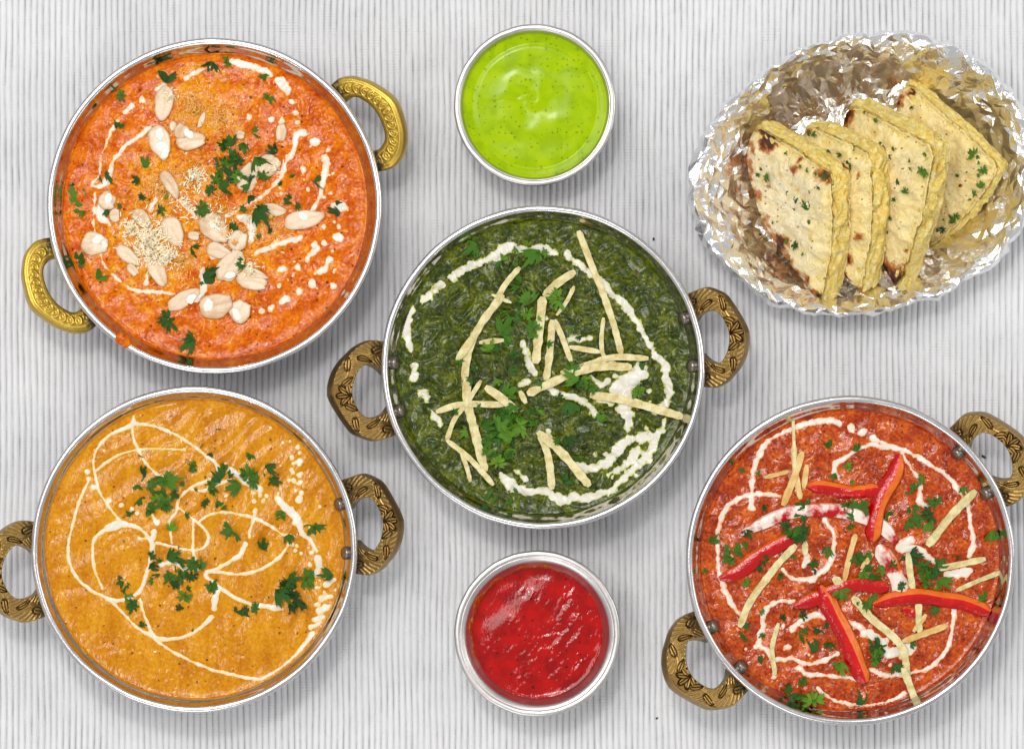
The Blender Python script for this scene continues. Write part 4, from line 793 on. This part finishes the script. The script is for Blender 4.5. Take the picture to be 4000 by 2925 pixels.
PP = [([(710,470),(800,475),(900,495),(1000,490),(1045,480)],62,0.45,'pepper_skin',0,'short red orange pepper strip lying under the upright curved strip'),
 ([(400,690),(500,640),(620,590),(740,575),(860,580),(960,605),(1060,650),(1120,725)],68,-0.35,'pepper_cream',0,'long arching red pepper strip smeared with cream'),
 ([(1040,740),(1090,820),(1130,890),(1158,975)],78,0.15,'pepper_cream',0,'short pepper strip coated white with cream, between ginger sticks'),
 ([(1140,322),(1112,420),(1062,500),(1030,590),(1008,722)],80,0.75,'pepper_skin',0,'bright red curved pepper strip with orange flesh, resting across the cream-smeared arching strip'),
 ([(305,895),(390,862),(470,800),(560,745),(652,700)],72,-0.30,'pepper_skin',0,'plain red pepper strip pointing at the dish wall below the arching strip'),
 ([(1150,1035),(1215,1055)],44,0.1,'pepper_skin',0,'tiny red pepper piece tucked under the tapering strip'),
 ([(650,1022),(740,985),(840,945),(940,918),(1085,935)],70,-0.4,'pepper_skin',0,'red pepper strip crossed by the thick glossy diagonal strip'),
 ([(768,928),(830,1050),(890,1160),(930,1260),(978,1375)],86,0.6,'pepper_skin',0,'thick glossy red pepper strip lying diagonally over another strip'),
 ([(1015,1017),(1120,985),(1230,975),(1330,990),(1430,1005),(1555,1052)],72,0.6,'pepper_skin',0,'tapering red pepper strip with orange side and thin dark tail')]
L4 = ['amber ginger stick under the thin pale splinter, top bundle on the red curry', 'short amber ginger stick lying apart beside the top ginger bundle', 'small amber ginger stick behind the top ginger bundle', 'widest slanted ginger stick of the top ginger bundle on the red curry', 'very thin pale ginger splinter reaching the dish wall from the ginger bundle', 'broad ginger stick slanting from the rivet towards the parsley, red curry', 'small ginger piece poking out below the parsley-topped pepper strip', 'long ginger stick running down from the plain red pepper strip', 'short ginger stick beside the cream spot, above the stick crossing the rim', 'thin ginger stick crossing the rim of the red curry dish', 'thin amber ginger stick beside the parsley in the middle of the red curry', 'short amber ginger stub under the parsley in the middle of the red curry', 'ginger stick beside the cream-coated pepper strip', 'ginger stick poking out below the tapering pepper strip', 'short amber ginger stub leaning on the stick below the tapering strip', 'amber ginger stick lying crosswise below the tapering pepper strip', 'long ginger stick running from the crossed pepper strips to the cream', 'ginger stick hanging over the lower rim of the red curry dish', 'thin ginger stick standing in the cream loop, near the lower handle', 'stubby ginger piece beside the crossing of two pepper strips']
for k, (p, w, m) in enumerate(G4a): stick(B4, T4, p, w, k + 51, M['ginger_amber' if m else 'ginger'], L4[k], 'ginger matchsticks on the red curry', zmax=0.0125)
for k, (p, w, ro, m, fl, lab) in enumerate(PP): tag(pepper(B4, T4, p, w, k + 3, ro, m, fl), lab, 'pepper strip', 'red pepper strips on the red curry')

PA1 = [(780,225,100),(970,190,70),(1045,165,55),(555,322,60),(545,455,55),(1235,335,60),(1215,240,55),(1185,490,55),(1255,570,65),(490,690,75),(680,640,80),(625,715,50),(655,790,40),(768,790,30),(740,855,60),(550,832,35),(330,740,35),(345,790,90),(365,850,70),(495,865,45),(375,1080,85),(475,1150,85),(905,1035,75),(930,845,90),(1120,845,55),(1075,925,50),(1205,870,110),(1190,970,40),(1245,945,45),(1325,805,60),(1370,835,40),(1350,695,35),(1285,722,35),(1475,720,60),(1555,860,90),(1110,1100,60),(975,1165,90),(930,1190,30),(770,1360,110),(865,1450,110),(1160,800,50),(1025,550,70),(1060,530,60),(1110,580,90),(1090,620,80),(1020,620,80),(1040,650,80),(1060,690,90),(1000,720,80),(1050,745,90),(1120,730,80),(970,760,60),(1200,640,90),(1215,690,70),(1150,700,50),(1080,600,60),(1010,680,60),(1090,700,70)]
PA2 = [(1005,268,25),(930,345,25),(968,390,40),(648,390,25),(885,440,75),(665,462,50),(1040,440,60),(1150,395,55),(1020,480,90),(970,520,70),(1150,480,100),(1110,470,60),(1170,510,70),(1080,530,70),(1240,455,80),(1265,500,60),(975,555,55),(905,545,20),(945,605,55),(1015,615,55),(1290,660,60),(590,665,60),(630,540,45),(865,665,35),(790,715,50),(1050,760,110),(1335,770,55),(1220,800,70),(1445,740,95),(840,522,30),(700,500,80),(740,540,90),(690,545,70),(770,580,90),(720,600,80),(760,620,80),(700,640,70),(790,500,100),(650,610,60),(740,510,70),(800,570,60),(840,870,110),(890,890,100),(800,850,70),(780,950,70),(830,945,80),(880,945,70),(810,980,60),(930,890,60),(700,850,60),(705,900,60),(715,930,50),(695,965,40),(735,870,30),(975,990,75),(560,985,80),(585,1045,60),(615,1080,90),(655,1165,45),(890,1195,20),(850,1040,80),(825,1085,60),(1125,1095,100),(1175,1090,60),(1420,955,100),(1505,940,75),(1330,1000,110),(1370,1060,110),(1300,1030,90),(1350,970,80),(1390,1080,60),(870,1000,30)]
PA3 = [(740,190,90),(720,270,90),(985,245,30),(930,280,45),(885,310,50),(855,345,40),(860,370,30),(1020,310,100),(1075,290,50),(935,345,30),(930,435,90),(990,505,80),(960,540,60),(1130,510,110),(990,580,80),(885,580,40),(950,600,70),(900,660,140),(1020,650,90),(1050,605,30),(1195,655,40),(800,740,70),(840,755,60),(930,780,60),(1020,690,50),(1240,700,40),(1100,730,40),(890,720,40),(670,815,40),(730,840,50),(710,900,60),(850,910,50),(910,955,90),(1045,925,50),(1220,840,90),(1205,880,80),(1260,910,70),(1295,945,60),(1240,920,50),(1150,975,30),(1525,955,90),(1540,830,45),(1345,1075,55),(1175,1035,110),(1270,890,50),(755,1020,40),(685,1150,60),(1060,1050,80),(1010,1060,60),(650,1050,40),(1180,1195,100),(1130,1190,50),(1190,1370,70),(930,1430,35),(905,1480,40),(800,1460,80),(1225,1275,40),(920,850,50),(880,1060,90),(910,1030,80),(930,1100,100),(880,1110,90),(800,1105,80),(840,1140,100),(890,1160,110),(940,1140,90),(800,1180,90),(800,1230,80),(860,1200,90),(920,1200,90),(870,1250,90),(850,1290,80),(910,1250,70),(970,1100,80),(1020,1100,60)]
PA4 = [(815,270,60),(935,290,50),(900,380,60),(830,425,40),(485,410,30),(410,395,35),(515,570,40),(915,455,35),(685,575,90),(940,585,110),(890,560,60),(1190,470,80),(1235,440,50),(1300,540,70),(1270,600,90),(1200,580,70),(1190,650,90),(1265,650,70),(1095,610,60),(1430,490,50),(640,660,100),(680,690,90),(610,650,60),(700,670,60),(910,665,45),(800,770,50),(400,760,90),(350,770,70),(280,715,50),(350,810,60),(430,690,70),(500,850,60),(520,810,60),(590,885,45),(430,915,45),(650,795,30),(745,830,60),(740,860,40),(950,810,90),(990,790,50),(1010,860,110),(970,880,70),(1050,850,60),(1100,840,70),(1210,790,80),(1150,800,60),(1240,850,90),(1300,860,90),(1330,820,60),(1250,900,80),(1340,920,80),(1570,710,80),(1410,800,30),(870,970,100),(990,1000,90),(1025,975,40),(1145,930,50),(1300,1040,50),(505,1050,45),(605,1075,45),(690,1070,60),(430,1140,80),(700,1155,70),(755,1145,60),(735,1210,65),(805,1215,70),(500,1270,40),(855,1305,80),(1040,1210,100),(1025,1270,80),(1040,1240,60),(1125,1310,70),(1200,1200,40),(685,1370,80),(700,1430,130),(740,1450,100),(660,1460,90),(955,1450,60),(620,1400,60),(505,1160,40),(240,865,40),(1310,940,40),(1520,980,50),(800,1110,35)]
parsley(B1, T1, PA1, 'on the orange almond curry', 'parsley on the orange almond curry', seed=11, bright=0.15)
parsley(B2, T2, PA2, 'on the golden cream-swirled curry', 'parsley on the golden curry', seed=12, bright=0.12)
parsley(B3, T3, PA3, 'on the dark green spinach curry', 'parsley on the spinach curry', seed=13, bright=0.85)
parsley(B4, T4, PA4, 'on the red pepper curry', 'parsley on the red pepper curry', seed=14, bright=0.3)

# ------------------------------------------------------------------ foil basket
FO = [(135,900),(190,690),(310,490),(460,350),(600,240),(720,165),(930,105),(1130,85),(1270,82),(1500,130),(1680,220),(1800,340),(1900,450),(1955,600),(1975,780),(1965,940),(1930,1070),(1800,1260),(1600,1400),(1300,1515),(1000,1575),(800,1560),(650,1535),(480,1455),(370,1350),(230,1190),(150,1030)]
FC = np.array(W(*T5(1050, 850), 0.03)); rimz = 0.040
fo = np.array([W(*T5(x, y), 0.03) for x, y in FO]) - FC; fa = np.arctan2(fo[:, 1], fo[:, 0]); fr = np.hypot(fo[:, 0], fo[:, 1]); oo = np.argsort(fa); fa = fa[oo]; fr = fr[oo]
def fR(a): return np.interp((a + math.pi) % (2 * math.pi) - math.pi, np.r_[fa[-1] - 2 * math.pi, fa, fa[0] + 2 * math.pi], np.r_[fr[-1], fr, fr[0]])
def foil_z(rho):
    return np.interp(rho, [0, 0.60, 0.70, 0.82, 0.93, 0.972, 0.99, 1.0], [0.0035, 0.004, 0.008, 0.019, 0.029, 0.031, 0.0285, 0.023])
def build_foil():
    na, nr = 150, 92; a = np.linspace(0, 2 * math.pi, na, endpoint=False); rho = np.r_[np.linspace(0.01, 0.8, 25, endpoint=False), np.linspace(0.8, 1.0, 11)]
    A, Rh = np.meshgrid(a, rho, indexing='ij'); A = A + nrng.uniform(-1, 1, A.shape) * 0.013; Rh = Rh + nrng.uniform(-1, 1, A.shape) * 0.006
    Rr = Rh * fR(A); X = Rr * np.cos(A); Y = Rr * np.sin(A); Z = foil_z(Rh); x, y = X / MM, Y / MM
    wal = np.clip((Rh - 0.5) / 0.2, 0, 1); rim = np.clip((Rh - 0.84) / 0.08, 0, 1)
    wx = x + 6 * noise(x / 18, y / 18, 66); wy = y + 6 * noise(x / 18, y / 18, 67)
    ri = lambda s, sd, q=1.0: 1 - 2 * np.abs(noise(wx / s, wy / (s * q), sd))
    tang = A * 60; rd_ = Rr / MM
    fold = 1 - 2 * np.abs(noise(tang / 16 + 0.25 * rd_ / 6, rd_ / 7, 68))
    cr = 2.4 * ri(19, 61) + 1.2 * ri(9, 62, 0.6) + 1.1 * fold * wal
    Z = Z + MM * cr * (0.25 + 0.75 * wal) * (1 - 0.3 * rim) + MM * nrng.normal(0, 0.16, Z.shape) * (0.35 + 0.7 * rim)
    rad = MM * (1.2 * ri(9, 71) + 0.7 * ri(4.5, 72) + nrng.normal(0, 0.08, Z.shape)) * rim * 0.9 + MM * 1.9 * ri(12, 73) * wal
    Z = Z + MM * 0.9 * ri(5, 74) * rim
    X = X + np.cos(A) * rad; Y = Y + np.sin(A) * rad
    # pressed ridges of the basket showing through on the left wall
    sec = np.clip(1 - np.abs(((A - math.pi) + math.pi) % (2 * math.pi) - math.pi) / 0.55, 0, 1) * np.clip((Rh - 0.62) / 0.1, 0, 1) * np.clip((0.92 - Rh) / 0.05, 0, 1)
    Z = Z + 0.0011 * np.sin(2 * math.pi * x / 3.3) * np.clip(sec * 2, 0, 1)
    inner = np.stack([X, Y, Z], -1)
    # outside wall down to the cloth
    k = np.linspace(0, 1, 9)[None, 1:]; xe, ye, ze = X[:, -1:], Y[:, -1:], Z[:, -1:]; sh = 1 - 0.30 * k ** 0.7 - 0.012 * np.cos(A[:, -1:] * 40)
    outw = np.stack([xe * sh, ye * sh, ze * (1 - k) + 0.0008 + 0 * xe], -1) + nrng.normal(0, 0.00035, (na, 8, 3)); outw[..., 2] = np.maximum(outw[..., 2], 0.0004)
    V = np.concatenate([inner, outw], 1); nl = V.shape[1]; f = grid_faces(na, nl, wrap_u=True)
    flip = nrng.random(len(f)) < 0.5; tri = np.vstack([np.where(flip[:, None], f[:, [0, 1, 2]], f[:, [0, 1, 3]]), np.where(flip[:, None], f[:, [0, 2, 3]], f[:, [1, 2, 3]])])
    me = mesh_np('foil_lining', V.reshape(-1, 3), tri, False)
    bu = np.concatenate([np.clip((0.925 - Rh) / 0.05, 0, 1) * np.clip(0.70 + 0.5 * noise(x / 30, y / 30, 77), 0, 1) * np.clip(0.35 + (x + 62) / 30, 0.25, 1), np.zeros((na, 8))], 1); attr(me, 'warm_reflection', bu.ravel())  # mask of the painted gold reflection: inside the rim, weaker on the left
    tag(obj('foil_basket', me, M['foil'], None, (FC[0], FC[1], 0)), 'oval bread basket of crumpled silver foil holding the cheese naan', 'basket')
build_foil()

# ------------------------------------------------------------------ naan wedges
Q = np.array([0.94, -0.34])           # leaning direction in the picture plane (down-right pixels)
def naan(A, C_, Bp, bulge, theta, z0, q0, t, chars, label, seed, cut_bow=0.02, toast=0.75, chz=150.0):
    A, C_, Bp = map(lambda v: np.array(v, float), (A, C_, Bp)); n1, n2, n3 = 90, 80, 60
    s = np.linspace(0, 1, n1, endpoint=False)[:, None]; ch = Bp - A; pn = np.array([-ch[1], ch[0]]) / np.linalg.norm(ch)
    if pn[0] > 0: pn = -pn
    arc = A + ch * s + pn * bulge * np.sin(math.pi * s ** 0.72)
    def side(p, q, n):
        u = np.linspace(0, 1, n, endpoint=False)[:, None]; d = q - p; m = np.array([d[1], -d[0]]) / np.linalg.norm(d); cen = (A + C_ + Bp) / 3
        if m @ (p - cen) < 0: m = -m
        return p + d * u + m * np.linalg.norm(d) * (cut_bow if n == n3 else 0.05) * np.sin(math.pi * u)
    L = np.vstack([arc, side(Bp, C_, n2), side(C_, A, n3)]); n = len(L); cr = np.zeros(n); cr[:n1] = np.clip(np.minimum(np.arange(n1), np.arange(n1)[::-1]) / 8.0, 0, 1)
    for _ in range(22): L = (np.roll(L, 1, 0) + L * 2 + np.roll(L, -1, 0)) / 4
    k5 = 0.7265 * S; cen = L.mean(0); tt = math.tan(theta); nrm = np.array([-math.sin(theta) * Q[0], math.sin(theta) * Q[1], math.cos(theta)])
    nrm = np.array([-math.sin(theta) * Q[0], -math.sin(theta) * (-Q[1]), math.cos(theta)])
    nrm /= np.linalg.norm(nrm); ex = np.array([1, 0, 0]); eu = np.array([Q[0], -Q[1], 0.0]) / np.linalg.norm(Q); up = np.cross(nrm, np.cross(eu, nrm))
    def lift(P2, d):                    # picture-plane point on the front face, depth d below it
        q = (P2 @ Q) * k5; z = z0 + (q - q0) * tt; x, y = W(P2[..., 0] * 0.7265 + 2600, P2[..., 1] * 0.7265 + 80, np.clip(z, 0, 0.09))
        pc = ((P2 - cen) @ np.array([0.34, 0.94])) / 480.0
        d = np.asarray(d) + 0.0030 * pc * pc - 0.0016 * noise(P2[..., 0] / 210 + seed, P2[..., 1] / 210, seed + 60)
        return np.stack([x, y, z], -1) - nrm * d[..., None]
    def charf(P2):
        c = np.zeros(P2.shape[:-1]); nz = noise(P2[..., 0] / 22, P2[..., 1] / 22, seed) * 0.5
        for (x, y, r, a) in chars: c = np.maximum(c, a * np.clip(1.35 - np.hypot(P2[..., 0] - x, P2[..., 1] - y) / r + nz, 0, 1))
        dc = np.min(np.linalg.norm(P2[..., None, :] - L[:n1:4], axis=-1), -1); c = np.maximum(c, np.clip(0.62 - dc / 55 + 0.9 * fbm(P2[..., 0] / 60, P2[..., 1] / 60, seed + 50, 2), 0, 0.62) * toast)
        return c
    root = empty('naan_wedge', tuple(lift(cen[None], [t])[0])); tag(root, label, 'naan', 'naan wedges in the foil basket')
    o3 = np.array(root.location)
    cheesy2 = lambda P2: np.clip(1 - np.min(np.linalg.norm(P2[..., None, :] - L[n1::3], axis=-1), -1) / chz, 0, 1) * 0.9
    def layer(nm, d0, d1, mat, amp, inset, lump, ringn=22, rows=7):
        V, P2s = [], []
        for d, rhos, sg in ((d0, np.linspace(0.02, 0.985, ringn), 1), (None, np.linspace(0, 1, rows + 2)[1:-1], 0), (d1, np.linspace(0.985, 0.05, 8), -1)):
            for r in rhos:
                if d is None:
                    dd = d0 + (d1 - d0) * r; bul = math.sin(math.pi * r); P2 = cen + (L - cen) * (1 - inset)[:, None]
                    out = (L - cen) / np.linalg.norm(L - cen, axis=1)[:, None]; lp = (np.arange(n) * 0.16)
                    P2 = P2 + out * ((bul * 5 + lump * (0.35 + 0.9 * fbm(lp * 0.55 + 1.3 * noise(lp * 0.4, lp * 0 + r * 2, seed + 3), dd / 0.0060 + 0.8 * noise(lp * 0.7, lp * 0, seed + 4) + seed, seed + 7, 4)) * (0.5 + 0.5 * bul))[:, None]) / 1.0
                    V.append(lift(P2, dd)); P2s.append(P2)
                else:
                    P2 = cen + (L - cen) * (r * (1 - inset))[:, None]; nz = amp * (fbm(P2[:, 0] / 75, P2[:, 1] / 75, seed + 20, 3) + 0.35 * noise(P2[:, 0] / 16, P2[:, 1] / 16, seed + 24))
                    rd = 0.0022 * np.clip((r - 0.82) / 0.18, 0, 1) ** 2; nz = nz + 0.0022 * (1 - r * r); V.append(lift(P2, d - (nz - rd) * (sg > 0))); P2s.append(P2)
        V = np.stack(V, 1); P = np.stack(P2s, 1); me = mesh_np(nm, V.reshape(-1, 3) - o3, grid_faces(n, V.shape[1], wrap_u=True))
        if mat == 'bread': attr(me, 'char', charf(P).ravel()); attr(me, 'cheesy', cheesy2(P).ravel())
        return obj(nm, me, M[mat], root)
    one = np.ones(n); m = t * 0.5
    rg = 0.030 * fbm(np.arange(n) * 0.21, np.arange(n) * 0 + seed, seed + 40, 3) * (1 - cr)
    layer('bread', 0 * one, 0.0016 * one + cr * (m - 0.0014), 'bread', 0.0018, 0.040 * (1 - cr) + rg, 7)
    layer('cheese_filling', 0.0008 * one + cr * 0.0034, (t - 0.0012) * one - cr * 0.0028, 'cheese', 0.0014, 0.09 * cr - 0.004, 26, 10, 20)
    layer('bread', (t - 0.0018) * one - cr * (m - 0.0022), t * one, 'bread', 0.0004, 0.010 * (1 - cr) - rg, 6, 8)
    def point(x, y): return lift(np.array([[x, y]], float), [0.0])[0], nrm
    return point
qo = (np.array([450, 900.]) @ Q) * 0.7265 * S
TH = math.radians(51); TT = 0.0140; dz = (TT + 0.0012) / math.cos(TH)
N1 = naan((452, 568), (885, 835), (812, 1530), 118, TH, 0.013, qo, TT, [(545,650,55,1.0),(505,600,35,0.9),(615,1195,48,1.0),(860,835,42,0.75),(825,830,30,0.6),(700,800,26,0.6),(720,750,14,0.7),(470,700,26,0.5),(790,1500,34,0.9),(745,1400,24,0.7),(690,1370,26,0.6),(650,1290,22,0.5),(470,960,26,0.45),(545,1100,24,0.45),(565,890,18,0.4)], 'browned naan wedge with dark char spots, whole face showing, front of the leaning row', 3, chz=130.0)
N2 = naan((735, 572), (1090, 725), (1020, 1485), 110, TH, 0.013 - dz, qo, TT, [(985,1290,26,0.9),(1045,1160,24,0.6),(1040,830,14,0.5),(1010,1470,30,0.7),(955,1390,26,0.8),(760,590,18,0.3)], 'naan wedge sandwiched behind the charred front wedge, only its cheesy edge strip showing', 5, chz=330.0)
N3 = naan((960, 455), (1430, 690), (1215, 1465), 105, TH, 0.013 - 2 * dz, qo, TT, [(940,530,44,0.95),(1085,455,30,0.6),(1190,500,20,0.8),(1200,1400,80,0.85),(1160,1340,55,0.75),(1240,1440,50,0.9),(1270,1330,26,0.6),(1280,1240,14,0.6)], 'naan wedge with orange-brown toasted bottom tip, third in the leaning row', 7, chz=300.0)
N4 = naan((1270, 330), (1800, 790), (1400, 1240), 80, math.radians(33), 0.010, (np.array([1220, 700.]) @ Q) * 0.7265 * S, 0.012, [(1225,450,26,0.7),(1305,395,24,1.0),(1250,420,20,0.7),(1530,465,10,0.9),(1400,1250,26,0.5),(1590,885,10,0.9),(1630,1070,10,0.9),(1435,395,9,0.9)], 'pale naan wedge with bare cheesy face, last in the leaning row', 9, chz=420.0)
FL = [(N1,[(505,830,40),(555,845,70),(530,790,35),(740,780,30),(775,800,35),(820,820,40),(870,830,45),(655,715,25),(665,930,40),(710,960,50),(765,990,70),(840,895,35),(795,915,20),(640,1000,20),(530,1040,25),(595,1080,25),(705,1085,30),(555,1170,40),(660,1185,40),(710,1200,75),(755,1250,25),(680,1290,25),(535,1140,30),(780,1080,35)],'tiny parsley fleck on the charred front naan wedge'),
 (N2,[(1010,780,45),(990,760,30),(1000,1050,25),(950,715,35),(1018,690,30),(890,700,30),(805,615,50),(775,605,35)],'tiny parsley fleck on the sandwiched naan wedge'),
 (N3,[(1135,535,40),(1070,495,25),(1190,680,40),(1170,655,25),(1235,730,55),(1240,685,30),(1265,865,40),(1395,810,95),(1400,720,45),(1330,795,30),(1300,910,50),(1320,750,25),(1240,960,35),(1220,1055,50),(1150,1280,60),(1205,1135,20)],'tiny parsley fleck on the toasted-tip naan wedge'),
 (N4,[(1310,550,25),(1325,470,25),(1660,705,80),(1695,730,30),(1700,760,25),(1720,800,70),(1690,830,30),(1575,830,30),(1700,880,55),(1665,930,40),(1640,960,25),(1545,1065,70),(1575,1050,35),(1490,1125,50),(1465,1125,30),(1500,1070,25)],'tiny parsley fleck on the pale last naan wedge')]
pr_ = random.Random(77)
for fn, pts, lab in FL:
    for (x, y, size) in pts:
        p, nn = fn(x, y); p = p + nn * 0.0016; sz = size * 0.7265 * S * pr_.uniform(0.8, 1.0); o = obj('parsley_fleck', pr_.choice(LEAVES)); o.location = Vector(p) + Vector(nn) * (0.0007 + sz * 0.05)
        e = Vector(nn).to_track_quat('Z', 'Y').to_matrix() @ Euler((pr_.uniform(-0.2, 0.2), pr_.uniform(-0.2, 0.2), pr_.uniform(0, 6.28))).to_matrix()
        o.rotation_euler = e.to_euler(); o.scale = (sz, sz * pr_.uniform(0.7, 1.0), sz * 0.7); tag(o, lab, 'parsley', lab.replace('tiny parsley fleck', 'parsley flecks'))

# ------------------------------------------------------------------ stray crumbs on the cloth
for k, (x, y, r_, lab) in enumerate(((2553, 934, 7, 'tiny dark crumb on the cloth between the spinach dish and the foil basket'), (3842, 1783, 10, 'tiny black crumb on the cloth inside a brass handle ring'), (2566, 2804, 6, 'tiny dark crumb on the cloth between red sauce pot and red curry dish'))):
    x0, y0 = W(x, y); tag(blob('crumb', r_ * S, r_ * S * 0.8, M['speck'], None, (x0, y0, -0.0002), k + 3, 0.6, k), lab, 'crumb')
